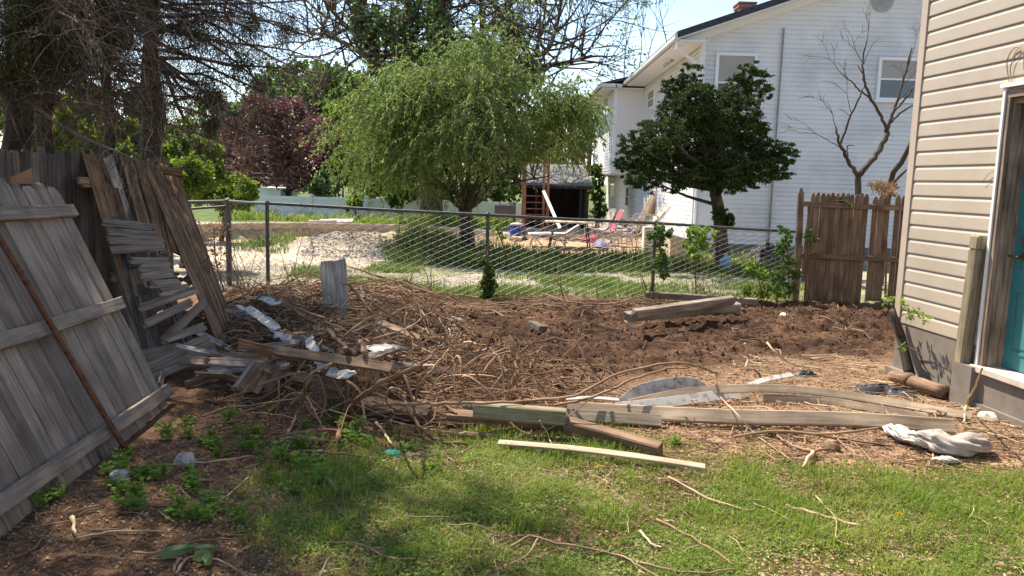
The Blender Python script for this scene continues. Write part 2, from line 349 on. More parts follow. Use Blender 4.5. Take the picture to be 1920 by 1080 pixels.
gravel = mixa(gravel, (.47, .42, .345), poly_mask(wx, wy, gp([(300, 500), (300, 460), (560, 463), (720, 468), (900, 478), (760, 490), (500, 496)]), .8)*.9)
gravel = mixa(gravel, (.42, .30, .20), poly_mask(wx, wy, gp([(870, 432), (1320, 445), (1320, 488), (1180, 505), (1000, 492), (870, 478)]), .8))
gravel = mixa(gravel, (.46, .345, .20), (1-sstep(.93, 1.0, pit_d(XX, YY))))
gravel = mixa(gravel, (.23, .205, .175), np.exp(-(((XX-M1[0])/1.5)**2+((YY-M1[1])/1.0)**2)*1.3))
gravel = mixa(gravel, (.42, .35, .25), np.clip(np.exp(-(((XX-M2[0])/1.2)**2+((YY-M2[1])/1.4)**2)*1.2)*1.4, 0, 1))
gravel = mixa(gravel, (.10, .16, .04), sstep(26.9, 28, YY+.4*nz)*(1-sstep(-.6, .4, XX)))
gravel = mixa(gravel, (.10, .14, .05), sstep(34, 38, YY))
col = col*(1-far[..., None])+gravel*far[..., None]
def ground_mat():
    m, nd, lk, p = _mat('ground_earth'); at = _n(nd, 'ShaderNodeAttribute', attribute_name='zone'); tc = _n(nd, 'ShaderNodeTexCoord')
    n1 = _n(nd, 'ShaderNodeTexNoise'); n1.inputs['Scale'].default_value = 9; n1.inputs['Detail'].default_value = 8; n1.inputs['Roughness'].default_value = 0.75; lk.new(tc.outputs['Object'], n1.inputs['Vector'])
    n2 = _n(nd, 'ShaderNodeTexNoise'); n2.inputs['Scale'].default_value = 1.6; n2.inputs['Detail'].default_value = 5; lk.new(tc.outputs['Object'], n2.inputs['Vector'])
    v = _n(nd, 'ShaderNodeTexVoronoi'); v.inputs['Scale'].default_value = 38; lk.new(tc.outputs['Object'], v.inputs['Vector'])
    r1 = _ramp(nd, [(0.33, (.50, .48, .46)), (0.5, (.98, .97, .96)), (0.66, (1.45, 1.4, 1.32))]); lk.new(n1.outputs['Fac'], r1.inputs[0])
    r2 = _ramp(nd, [(0.35, (.78, .76, .74)), (0.65, (1.2, 1.18, 1.15))]); lk.new(n2.outputs['Fac'], r2.inputs[0])
    r3 = _ramp(nd, [(0.0, (.72, .70, .68)), (1.0, (1.3, 1.28, 1.22))]); lk.new(v.outputs['Color'], r3.inputs[0])
    c = _mixc(nd, lk, at.outputs['Color'], r1.outputs[0], 1.0, 'MULTIPLY'); c = _mixc(nd, lk, c, r2.outputs[0], 1.0, 'MULTIPLY'); c = _mixc(nd, lk, c, r3.outputs[0], 1.0, 'MULTIPLY')
    lk.new(c, p.inputs['Base Color']); p.inputs['Roughness'].default_value = .95; p.inputs['Specular IOR Level'].default_value = .1
    b = _n(nd, 'ShaderNodeBump'); b.inputs['Strength'].default_value = 1.0; b.inputs['Distance'].default_value = 0.03; lk.new(n1.outputs['Fac'], b.inputs['Height']); lk.new(b.outputs[0], p.inputs['Normal'])
    return m
ny, nx = XX.shape; idx = np.arange(ny*nx).reshape(ny, nx)
q = np.stack([idx[:-1, :-1], idx[:-1, 1:], idx[1:, 1:], idx[1:, :-1]], -1).reshape(-1, 4)
colA = np.concatenate([col.reshape(-1, 3), np.ones((ny*nx, 1))], 1)
gr = struct(mesh_obj('ground', np.stack([XX, YY, ZZ], -1).reshape(-1, 3), [q], ground_mat(), smooth=True, col=colA))

# ------------------------------------------------------------------ tan house on the right
TAN_S = plain('tan_siding', (.44, .375, .295), .45, .05, 1.2, dirt=(.39, .33, .26), bump=.03)
TRIMT = plain('tan_trim', (.46, .375, .30), .45, .05, 2)
house = thing('tan_house', 'tan clapboard house with a teal back door at the right edge', 'house', WALL_P)
def laps(mb, P, D, L0, L1, z0, z1, course, Nrm, dep, clip=None, prof=((0, 1), (.8, .85), (1, 0))):
    """horizontal clapboards: real laps. P origin, D along, Nrm outwards; clip(z) -> (l0, l1)"""
    P = np.array(P, float); D = np.array(D, float); Nrm = np.array(Nrm, float); z = z0
    while z < z1-1e-4:
        zt = min(z+course, z1); a, b = (L0, L1) if clip is None else clip((z+zt)/2)
        if b-a > 0.05:
            ns = max(1, int((b-a)/3)); ls = np.linspace(a, b, ns+1); rows = []
            for u, d in prof: rows.append((z+(zt-z)*u, d*dep))
            rows = [(z, 0.0)]+rows
            V = np.array([P+D*l+Nrm*(d+0.002)+np.array([0, 0, zz]) for zz, d in rows for l in ls]); K = ns+1
            f = [[r*K+i, r*K+i+1, (r+1)*K+i+1, (r+1)*K+i] for r in range(len(rows)-1) for i in range(ns)]
            mb.add(V, [f])
        z += course
def wl_(p): return float(np.dot(np.array(p)-WALL_P, WALL_D))     # distance along the wall (positive = away from camera)
dtl = W(1889, 168); dbl = W(1845, 690); DOOR_L = wl_(W(1851, 560)); DOOR_TOP = float(W(1893, 165)[2]); SILL_Z = float(W(1850, 688)[2])
SID0 = float(W(1672, 600, .03)[2]); print('door', DOOR_L, DOOR_TOP, SILL_Z, 'siding bottom', SID0)
DW = 0.95; DFAR = DOOR_L; DNEAR = DOOR_L-DW
mb = MB(); SH = 0.127
def clipL(z): return (DFAR+.0, -.05) if z < DOOR_TOP else (-9.0, -.05)
laps(mb, WALL_P, WALL_D, -9, 0, SID0, 6.0, SH, WALL_N, .013, clip=clipL, prof=((0, 1), (.06, 1.05), (.72, .95), (.86, .35), (1, 0)))
laps(mb, WALL_P, WALL_D, -9, 0, SID0, DOOR_TOP, SH, WALL_N, .013, clip=lambda z: (-9.0, DNEAR), prof=((0, 1), (.06, 1.05), (.72, .95), (.86, .35), (1, 0)))
mb.build('siding', TAN_S, house)
def wbox(mb, l0, l1, z0, z1, n0, n1):
    c = WALL_P+WALL_D*(l0+l1)/2+WALL_N*(n0+n1)/2; c[2] = (z0+z1)/2
    R = np.stack([WALL_D, WALL_N, [0, 0, 1]], 1); mb.box(c, (abs(l1-l0), abs(n1-n0), z1-z0), R)
mb = MB(); wbox(mb, -9, DNEAR, .0, 6.0, -.2, 0.0); wbox(mb, DFAR, 0, 0.0, 6.0, -.2, 0.0); wbox(mb, DNEAR, DFAR, DOOR_TOP, 6.0, -.2, 0.0)
c = WALL_P+WALL_D*(-.1)-WALL_N*4; mb.box((c[0], c[1], 3.0), (8, .2, 6.0), np.stack([-WALL_N, WALL_D, [0, 0, 1]], 1)); mb.build('wall', TAN_S, house)
mb = MB(); wbox(mb, -.055, .03, SID0-.01, 6.05, 0.0, .026); wbox(mb, .001, .028, SID0-.01, 6.05, -.09, 0.0); mb.build('corner_trim', TRIMT, house)
mb = MB(); wbox(mb, -9, DNEAR-.03, -.3, SID0+.02, -.2, -.012+.02); wbox(mb, DNEAR-.03, DFAR+.06, -.3, SILL_Z-.045, -.2, .05); wbox(mb, DFAR+.06, 0, -.3, SID0+.02, -.2, .008)
wbox(mb, -9, .02, -.3, .065, .0, .075); wbox(mb, wl_(W(1822, 690, .11)), wl_(W(1786, 684, .11)), -.3, float(W(1800, 681, .11)[2]), .0, .11); mb.build('foundation', CONC, house)
mb = MB(); th = 6.05
rf = np.array([WALL_P+WALL_D*.4+WALL_N*.5, WALL_P-WALL_D*9+WALL_N*.5, WALL_P-WALL_D*9-WALL_N*4, WALL_P+WALL_D*.4-WALL_N*4]); rf[:, 2] = (th, th, th+2, th+2); r2 = rf+np.array([0, 0, .16])
mb.add(np.vstack([rf, r2]), [[[0, 1, 2, 3], [7, 6, 5, 4], [0, 4, 5, 1], [1, 5, 6, 2], [2, 6, 7, 3], [3, 7, 4, 0]]]); mb.build('roof', plain('shingles_dark', (.06, .06, .065), .9, .25, 12), house)
# door
FRW = wood('weathered_door_frame', (.22, .165, .125), (.33, .265, .21), (.09, .06, .045), var=.1)
fr = MB(); REC = .115
wbox(fr, DFAR-.06, DFAR-.018, SILL_Z, DOOR_TOP-.02, .0, .032); wbox(fr, DNEAR+.018, DNEAR+.06, SILL_Z, DOOR_TOP-.02, .0, .032); wbox(fr, DNEAR+.018, DFAR-.018, DOOR_TOP-.075, DOOR_TOP-.02, .001, .033)
wbox(fr, DFAR-.085, DFAR-.03, SILL_Z, DOOR_TOP-.05, -REC-.05, -.001); wbox(fr, DNEAR+.03, DNEAR+.085, SILL_Z, DOOR_TOP-.05, -REC-.05, -.001); wbox(fr, DNEAR+.085, DFAR-.085, DOOR_TOP-.12, DOOR_TOP-.05, -REC-.05, -.002)
fo = fr.build('door_frame', FRW, house)
t = MB(); wbox(t, DFAR-.018, DFAR+.006, SILL_Z-.03, DOOR_TOP, .0, .045); wbox(t, DNEAR-.006, DNEAR+.018, SILL_Z-.03, DOOR_TOP, .0, .045); wbox(t, DNEAR-.03, DFAR+.03, DOOR_TOP, DOOR_TOP+.03, .0, .055); t.build('door_trim', WHITEV, house)
TEAL = plain('teal_paint', (.045, .21, .215), .4, .06, 3, spec=.5, dirt=(.04, .175, .18)); d = MB(); d0, d1 = DNEAR+.085, DFAR-.085
wbox(d, d0, d1, SILL_Z+.01, DOOR_TOP-.12, -REC-.045, -REC)
for (a, b) in ((.10, .42), (.50, .92)):
    for z0, z1 in ((.13, .62), (.74, 1.20), (1.30, 1.85)):
        la, lb = d0+(d1-d0)*a, d0+(d1-d0)*b; z0 += SILL_Z; z1 += SILL_Z
        for (p0, p1, q0, q1) in ((la, lb, z0, z0+.02), (la, lb, z1-.02, z1), (la, la+.02, z0+.02, z1-.02), (lb-.02, lb, z0+.02, z1-.02)): wbox(d, p0, p1, q0, q1, -REC, -REC+.008)
        wbox(d, la+.045, lb-.045, z0+.045, z1-.045, -REC, -REC+.006)
do = d.build('door', TEAL, house)
KNOB = plain('tarnished_brass', (.20, .15, .10), .4, .2, 20, .8)
kp = W(1909, 482, -REC+.05); k = MB(); b0 = kp-WALL_N*0.05; k.tubes(np.array([[b0, b0+WALL_N*.012]]), np.array([[.034, .034]]), 14); k.tubes(np.array([[b0+WALL_N*.01, b0+WALL_N*.045]]), np.array([[.013, .013]]), 10)
k.tube([b0+WALL_N*.045, b0+WALL_N*.05+WALL_D*.035, b0+WALL_N*.047+WALL_D*.10], [.013, .011, .009], 8, 3); k.build('handle', KNOB, do)
k2 = b0+np.array([0, 0, .125]); k = MB(); k.tubes(np.array([[k2, k2+WALL_N*.02, k2+WALL_N*.028]]), np.array([[.032, .032, .022]]), 14); k.build('deadbolt', KNOB, do)
sl = MB(); wbox(sl, DNEAR-.01, DFAR+.01, SILL_Z-.04, SILL_Z+.002, -REC-.05, .085); sl.build('door_sill', plain('pale_sill', (.55, .48, .41), .6, .1, 8), house)

# leaning post by the door
pb = W(1804, 680, .062); pt = W(1837, 441, .055); pt = pb+(pt-pb)
MOSS = wood('mossy_post_wood', (.25, .215, .14), (.35, .305, .21), (.12, .10, .065), var=.1)
post = thing('wooden_post', 'mossy square wooden post leaning against tan siding beside the teal door', 'post', pb)
ax = (pt-pb)/np.linalg.norm(pt-pb); Ln = np.linalg.norm(pt-pb)
m_ = MB(); m_.board(pb, pb+ax*(Ln-.115), .092, .092, WALL_N, 6, .0008, cham=.08); m_.build('shaft', MOSS, post)
m_ = MB(); P = [pb+ax*(Ln-v) for v in (.115, .104, .10, .012, 0)]; m_.sweep(P, WALL_N, [.078, .078, .096, .096, .078], [.078, .078, .096, .096, .078], .08); m_.build('cap', MOSS, post)

# ------------------------------------------------------------------ white house behind
WS = plain('white_siding', (.73, .735, .735), .5, .03, .35, dirt=(.52, .53, .53), bump=0, detail=9)
WT = plain('white_trim', (.80, .81, .82), .5, .03, 2); SHG = plain('roof_shingles', (.055, .058, .066), .9, .3, 14, bump=.6)
wh = thing('white_house', 'large two storey white clapboard house with dark shingle roof and brick chimney', 'house', (4.45, 20, 0))
WX = float(A(1310, 200, 20)[0]); EZ, EX = 5.09, 3.71; SL = .354; RX = 9.0; RZ = EZ+SL*(RX-EX); WX2 = 2*RX-WX
def roofz(x): return EZ+SL*(x-EX) if x < RX else EZ+SL*((2*RX-EX)-x)
BACK = 39.0
mb = MB(); CZ = .111
def clipG(z):
    lim = (z-EZ+.04)/SL+EX
    return (max(WX+.11, lim)-WX, WX2-.11-WX-max(0, lim-WX-.11)) if z > roofz(WX)-.04 else (.11, WX2-WX-.11)
laps(mb, (WX, 20, 0), (1, 0, 0), 0, 0, .25, RZ, CZ, (0, -1, 0), .021, clip=clipG, prof=((0, 1), (.1, 1), (1, 0)))
laps(mb, (WX, 20, 0), (0, 1, 0), .0, 0, .25, 5.05, CZ, (-1, 0, 0), .020, clip=lambda z: (.11, BACK-20))
PX = 3.42; PY0, PY1, PZ0 = 28.7, 35.2, 2.12
laps(mb, (PX, PY0, 0), (0, 1, 0), 0, 0, PZ0, 4.95, CZ, (-1, 0, 0), .020, clip=lambda z: (.1, PY1-PY0))
laps(mb, (PX, PY0, 0), (1, 0, 0), 0, 0, PZ0, 5.0, CZ, (0, -1, 0), .008, clip=lambda z: (.1, WX-PX))
mb.build('siding', WS, wh)
mb = MB(); mb.bx((WX, 20.0, -.3), (WX2, 20.15, EZ+.1)); mb.bx((WX, 20.15, -.3), (WX+.15, BACK, 5.05)); mb.bx((WX2-.15, 20.15, -.3), (WX2, BACK, 5.05)); mb.bx((WX+.15, BACK-.15, -.3), (WX2-.15, BACK, 5.05))
mb.add([(WX, 20.002, EZ+.05), (WX2, 20.002, EZ+.05), (RX, 20.002, RZ-.05), (WX, 20.14, EZ+.05), (WX2, 20.14, EZ+.05), (RX, 20.14, RZ-.05)], [[[0, 1, 2], [5, 4, 3]]])
mb.bx((PX, PY0, PZ0), (WX, PY1, 5.0)); mb.build('wall', WS, wh)
mb = MB()
for (x0, y0) in ((WX, 20),):
    mb.bx((x0-.022, y0-.022, .2), (x0+.10, y0, 5.2)); mb.bx((x0-.022, y0, .2), (x0, y0+.10, 5.05))
mb.build('corner_board', WT, wh); mb = MB(); mb.bx((PX-.022, PY0-.022, PZ0-.02), (PX+.10, PY0, 5.0)); mb.bx((PX-.022, PY0, PZ0-.02), (PX, PY0+.10, 5.0)); mb.build('corner_board', WT, wh); mb = MB(); mb.bx((PX-.03, PY0-.03, PZ0-.1), (WX+.0, PY1, PZ0-.02)); mb.build('overhang_floor', WT, wh)
mb = MB(); mb.bx((WX+.01, 19.985, -.3), (WX2, 20.0, .25)); mb.bx((WX-.012, 19.99, -.6), (WX-.002, BACK, .249)); mb.build('foundation', CONC, wh)
# roof
mb = MB(); FY = 19.35
def slab(mb, pts, t):
    a = np.array(pts, float); b = a+np.array([0, 0, t]); n = len(a)
    mb.add(np.vstack([a, b]), [[list(range(n-1, -1, -1))] if n == 4 else [], [[n+i for i in range(n)]], [[i, (i+1) % n, n+(i+1) % n, n+i] for i in range(n)]])
slab(mb, [(EX, FY, EZ), (RX, FY, RZ), (RX, BACK+.3, RZ), (EX, BACK+.3, EZ)], .15); slab(mb, [(RX, FY, RZ), (2*RX-EX, FY, EZ), (2*RX-EX, BACK+.3, EZ), (RX, BACK+.3, RZ)], .15)
slab(mb, [(PX-.55, PY0-.35, 5.02), (WX, PY0-.35, 5.42), (WX, PY1+.2, 5.42), (PX-.55, PY1+.2, 5.02)], .09); roof = mb.build('roof', SHG, wh)
mb = MB(); cpos = A(1396, 20, 24.2); cz = roofz(cpos[0]); mb.box((cpos[0], 24.2, cz+.25), (.44, .55, 1.1)); mb.box((cpos[0], 24.2, cz+.75), (.50, .61, .09)); mb.box((cpos[0], 24.2, cz+.83), (.54, .65, .05))
def brick():
    m, nd, lk, p = _mat('brick'); tc = _n(nd, 'ShaderNodeTexCoord'); b = _n(nd, 'ShaderNodeTexBrick'); b.inputs['Scale'].default_value = 4.5; b.inputs['Color1'].default_value = (.24, .09, .06, 1); b.inputs['Color2'].default_value = (.34, .15, .10, 1); b.inputs['Mortar'].default_value = (.3, .26, .23, 1); b.inputs['Mortar Size'].default_value = .012
    mp = _n(nd, 'ShaderNodeMapping'); mp.inputs['Rotation'].default_value = (math.pi/2, 0, 0); lk.new(tc.outputs['Object'], mp.inputs[0]); lk.new(mp.outputs[0], b.inputs['Vector']); lk.new(b.outputs[0], p.inputs['Base Color']); p.inputs['Roughness'].default_value = .9; return m
mb.build('chimney', brick(), roof)
# soffit, gutter, downspout
mb = MB(); mb.bx((EX+.05, FY+.02, EZ-.06), (WX-.03, PY0-.3, EZ-.035)); mb.bx((PX-.5, PY0-.3, 4.94), (PX-.03, PY1, 4.965)); mb.bx((PX-.03, PY0-.33, 4.94), (WX-.05, PY0-.025, 4.965))
mb.build('soffit', WT, wh)
rk_ = MB()
for sg in (1, -1):
    xa_ = EX if sg > 0 else 2*RX-EX; slab(rk_, [(xa_, 19.94, EZ-.17), (RX, 19.94, RZ-.17), (RX, 19.985, RZ-.17), (xa_, 19.985, EZ-.17)][::sg], .17)
    slab(rk_, [(xa_, FY+.02, EZ-.03), (RX, FY+.02, RZ-.03), (RX, 19.94, RZ-.03), (xa_, 19.94, EZ-.03)][::sg], .025)
rk_.build('rake_board', WT, wh)
mb = MB(); GTR = plain('gutter_metal', (.62, .62, .62), .45, .08, 3, .1)
mb.sweep([(EX-.01, FY, EZ+.02), (EX-.01, PY0-.1, EZ+.02)], (-1, 0, 0), .13, .10, .2); mb.sweep([(PX-.60, PY0-.35, 5.0), (PX-.60, PY1, 5.0)], (-1, 0, 0), .12, .1, .2); mb.sweep([(PX-.55, PY0-.40, 5.02), (EX-.1, PY0-.40, 5.02)], (0, -1, 0), .12, .09, .2)
mb.build('gutter', GTR, wh)
mb = MB(); mb.tube([(EX+.02, FY+.12, EZ-.02), (EX+.02, FY+.14, EZ-.22), (WX-.05, 19.93, 4.55), (WX+.05, 19.93, 4.35), (WX+.05, 19.93, .3)], .04, 6); mb.build('downspout', WT, wh)
mb = MB(); a_ = A(1470, 52, 19.93); b_ = A(1447, 245, 19.93); xx = (a_[0]+b_[0])/2; mb.tube([(a_[0], 19.93, a_[2]), (a_[0]-.01, 19.93, b_[2]), (a_[0]-.01, 19.93, .3)], .024, 6); mb.build('conduit', plain('conduit_metal', (.30, .27, .25), .6, .2, 6), wh)
# flood light under the eave
fp = np.array([EX+.45, 22.3, EZ-.06]); mb = MB(); mb.lathe(fp-np.array([0, 0, .05]), [(.05, 0), (.05, .05)], 10)
for sx in (-1, 1):
    e = fp+np.array([-.12, sx*.13, -.12]); mb.tubes(np.array([[fp-np.array([0, 0, .05]), e]]), np.array([[.02, .035]]), 8); mb.tubes(np.array([[e, e+np.array([-.08, 0, -.04])]]), np.array([[.035, .06]]), 10)
mb.build('flood_light', plain('lamp_housing', (.5, .5, .48), .4), wh)
# vent and windows
mb = MB(); vc = A(1655, 1, 19.97); mb.tubes(np.array([[(vc[0], 19.99, vc[2]), (vc[0], 19.955, vc[2])]]), np.array([[.27, .27]]), 28)
for k in range(7):
    zz = vc[2]-.2+k*.066; hw = math.sqrt(max(.0, .235**2-(zz-vc[2])**2)); mb.box((vc[0], 19.945, zz), (2*hw, .02, .03), Rxm(.5))
mb.build('vent', plain('vent_grey', (.42, .42, .41), .6), wh)
GLASS = plain('window_glass', (.05, .055, .06), .06, .05, 2, spec=.8, bump=0); BLIND = plain('window_blind', (.42, .42, .40), .7, .05, 3); 
def window_y(x0, x1, z0, z1, Y):
    fr = MB(); w = .075
    for (a, b, c, e) in ((x0, x1, z1-w, z1), (x0, x1, z0, z0+w), (x0, x0+w, z0+w, z1-w), (x1-w, x1, z0+w, z1-w)): fr.bx((a, Y-.06, c), (b, Y-.001, e))
    zm = (z0+z1)/2; fr.bx((x0+w, Y-.04, zm-.02), (x1-w, Y-.002, zm+.02)); fr.bx((x0-.02, Y-.08, z0-.04), (x1+.02, Y-.003, z0)); f = fr.build('window', WT, wh)
    g = MB(); g.bx((x0+w, Y-.022, z0+w), (x1-w, Y-.016, zm-.02)); g.build('pane', GLASS, f)
    g = MB(); 
    for k in range(int((z1-w-zm-.02)/.035)): g.box(((x0+x1)/2, Y-.024, z1-w-.018-k*.035), (x1-x0-2*w-.01, .004, .032), Rxm(.25))
    g.build('blind', BLIND, f)
w1a = A(1343, 98, 19.97); w1b = A(1421, 98, 19.97); window_y(w1a[0], w1b[0], w1a[2]-1.42, w1a[2], 19.985)
w2a = A(1648, 107, 19.97); window_y(w2a[0], w2a[0]+1.02, A(1650, 189, 19.97)[2], w2a[2], 19.985)
def window_x(y0, y1, z0, z1, X, mull=1):
    fr = MB(); w = .09
    for (a, b, c, e) in ((y0, y1, z1-w, z1), (y0, y1, z0, z0+w), (y0, y0+w, z0+w, z1-w), (y1-w, y1, z0+w, z1-w)): fr.bx((X-.05, a, c), (X-.001, b, e))
    for k in range(1, mull): ym = y0+(y1-y0)*k/mull; fr.bx((X-.045, ym-.03, z0+w), (X-.002, ym+.03, z1-w))
    if mull == 1: fr.bx((X-.04, y0+w, (z0+z1)/2-.02), (X-.002, y1-w, (z0+z1)/2+.02))
    f = fr.build('window', WT, wh); g = MB(); g.bx((X-.03, y0+w, z0+w), (X-.022, y1-w, z1-w)); g.build('pane', GLASS, f)
def yx(px, X): return X*FPX/(px-960)
window_x(30.2, 33.2, A(1130, 222, 31.5)[2], A(1130, 183, 31.5)[2], PX-.012, 3)
window_x(26.3, 27.6, A(1213, 206, 27)[2], A(1213, 166, 27)[2], WX-.012)
for a, b, z0, z1 in ((35.6, 37.4, 1.0, 1.75), (31.0, 31.9, .75, 1.62)): window_x(a, b, z0, z1, WX-.012)

# ------------------------------------------------------------------ brown picket fence on the right
def picket_line(mb, p0, p1, n, z0, z1, w, t, Nn, top='ear', zj=.01, skip=(), lean=.004, split=0):
    p0 = np.array(p0, float); p1 = np.array(p1, float)
    for i in range(n):
        if i in skip: continue
        c = p0+(p1-p0)*(i+.5)/n; zt = z1+rng.uniform(-zj, zj); b = np.array([c[0], c[1], z0+rng.uniform(-.01, .01)]); tp = np.array([c[0]+rng.normal(0, lean), c[1]+rng.normal(0, lean), zt]); b2 = b+(tp-b)
        h = zt-b[2]; u = np.array([0, .35, .7, 1-.055/h, 1-.02/h, 1]); P = b+(tp-b)*u[:, None]
        tap = [1, 1, 1, 1, .72, .38] if top == 'ear' else ([1, 1, 1, 1, .85, .55] if top == 'dog' else [1]*6)
        mb.sweep(P, Nn, w*rng.uniform(.93, 1.0), t, .12, (.005, .003), .0015, tap)
FY0 = G(1494, 566); FY1 = np.array([G(1690, 570)[0]+.15, 11.85, 0]); ztop = A(1560, 362, 11.75)[2]
bf = thing('picket_fence', 'brown stained picket fence section between chain link fence and tan house', 'fence', (FY0[0], 11.8, 0))
xa = A(1514, 460, 11.78)[0]; xb = A(1622, 460, 11.78)[0]; xc = A(1631, 460, 11.78)[0]; xd = xc+1.0
mb = MB(); picket_line(mb, (xa, 11.78, 0), (xb, 11.78, 0), 12, 0, ztop+.0, (xb-xa)/12*.98, .018, (0, -1, 0), zj=.012); mb.build('pickets', BROWNF, bf)
mb = MB(); picket_line(mb, (xc, 11.80, 0), (xd, 11.82, 0), 12, 0, ztop-.02, (xd-xc)/12*.98, .018, (0, -1, 0), zj=.02, skip=(3,)); mb.build('pickets', BROWNF, bf)
mb = MB()
for py in (384, 481): z = A(1560, py, 11.72)[2]; mb.board((xa-.12, 11.745, z), (xd, 11.76, z-.03), .075, .04, (0, -1, 0), 8, .002)
mb.build('rail', BROWNF, bf)
mb = MB(); pz = A(1493, 352, 11.7)[2]; px_ = A(1498, 460, 11.7)[0]; mb.tube([(px_, 11.7, -.05), (px_-.01, 11.7, 1.0), (px_-.03, 11.7, pz-.08), (px_-.035, 11.7, pz)], [.055, .05, .045, .02], 9); mb.build('post', BROWNF, bf)
mb = MB(); mb.board((px_+.11, 11.74, .3), (px_+.13, 11.74, A(1508, 384, 11.7)[2]), .06, .03, (0, -1, 0), 4, .003, (.0, .02)); mb.build('stake', BROWNF, bf)

# ------------------------------------------------------------------ chain link fence
cf = thing('chain_link_fence', 'galvanised chain link fence dividing the yard from the neighbouring lot', 'fence', (-.33, 11.06, 0))
def tz(px, py, Y): return float(A(px, py, Y)[2])
CP = [(-5.1, 11.9, tz(345, 379, 11.9)), (-4.2, 11.78, tz(430, 377, 11.78)), (-3.37, 10.95, tz(488, 381, 10.95)), (-.36, 11.1, tz(911, 403, 11.1)), (2.02, 11.42, tz(1222, 418, 11.42)), (4.15, 11.75, tz(1480, 434, 11.75))]
for i, (x, y, z) in enumerate(CP[:-1]):
    mb = MB(); r = .042 if i == 1 else .026; mb.tube([(x, y, -.1), (x, y, z+(.03 if i == 1 else -.02))], r, 10); mb.lathe((x, y, z-.01), [(r*1.15, 0), (r*1.2, .03), (r*.6, .05), (.005, .055)], 10); mb.build('post', GALV, cf)
mb = MB()
for a, b in zip(CP[:-1], CP[1:]): mb.tube([a, (np.array(a)+b)/2+np.array([0, 0, -.006]), b], .021, 8)
mb.tube([(-5.0, 11.5, tz(345, 397, 11.6)), (-4.6, 11.65, tz(395, 391, 11.7)), (-4.22, 11.74, tz(428, 387, 11.8))], .018, 8); mb.build('rail', GALV, cf)
mb = MB(); Ps = []
cell = .086
for a, b in zip(CP[:-1], CP[1:]):
    a = np.array(a); b = np.array(b); L = math.hypot(b[0]-a[0], b[1]-a[1]); n = int(L/cell*1); du = (b[:2]-a[:2])/L; nn = np.array([-du[1], du[0]])
    K = 29
    for i in range(n):
        for s_ in (0,):
            x = (i+.5)*L/n; kk = np.arange(K); off = np.where(kk % 2 == 0, -1, 1)*cell*.5*(1 if i % 2 == 0 else -1)
            u = x+off; sag = .012*np.sin(x*1.7+a[0])*np.sin(kk/K*3); zt = a[2]+(b[2]-a[2])*x/L-.025; zz = .03+(zt-.03)*kk/(K-1)
            p = np.stack([a[0]+du[0]*u+nn[0]*sag, a[1]+du[1]*u+nn[1]*sag, zz], 1); p[:, :2] += nn*np.where(kk % 2 == 0, .002, -.002)[:, None]; Ps.append(p)
mb.tubes(np.array(Ps), .0028, 4); mb.build('wire_mesh', GALVW, cf)

# ------------------------------------------------------------------ standing grey fence at the left
gf = thing('board_fence', 'tall grey weathered board fence standing behind the leaning panels at left', 'fence', (-3.7, 5, 0))
f0 = np.array([-3.58, 2.2, 0]); f1 = np.array([-4.158, 9.7, 0]); fd = (f1-f0)/np.linalg.norm(f1-f0); fn = np.array([fd[1], -fd[0], 0])
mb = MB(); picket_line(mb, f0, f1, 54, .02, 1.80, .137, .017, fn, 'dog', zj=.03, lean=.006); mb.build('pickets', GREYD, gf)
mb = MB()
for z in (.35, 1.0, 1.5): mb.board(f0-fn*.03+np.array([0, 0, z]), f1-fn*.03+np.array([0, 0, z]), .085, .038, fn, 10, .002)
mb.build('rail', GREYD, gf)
# vinyl fence far behind
vf = thing('vinyl_fence', 'low white vinyl privacy fence running behind the neighbouring lot', 'fence', (-6, 34.6, -.3))
va = A(478, 366, 34.6); vb = A(1000, 381, 35.2); vb[2] -= .0; nsp = 5; mb = MB(); pm = []
vz = float(va[2]); ux = np.linspace(va[0], vb[0], nsp+1); st = 2.4; n_ = int((vb[0]-va[0])/st)+1
for i in range(n_):
    x = va[0]+i*st; mb.bx((x+.07, 34.62, -.45), (x+st-.07, 34.65, vz-.06)); mb.bx((x+.07, 34.60, vz-.13), (x+st-.07, 34.67, vz)); mb.bx((x+.07, 34.60, -.3), (x+st-.07, 34.67, -.18))
mb.build('panels', WHITEV, vf)
for i in range(n_+1):
    x = va[0]+i*st; pm = MB(); pm.bx((x-.065, 34.57, -.45), (x+.065, 34.70, vz+.05)); po_ = pm.build('post', WHITEV, vf); pm = MB(); pm.lathe((x, 34.635, vz+.05), [(.12, 0), (.12, .03), (.02, .085)], 4); pm.build('cap', WHITEV, po_)
def gl(pts, z=.02):
    P = []
    for t in pts:
        p = G(t[0], t[1]); zz = t[2] if len(t) > 2 else z; P.append(G(t[0], t[1], HZ(p[0], p[1])+zz))
    return P
def unit_(v): return v/np.linalg.norm(v)
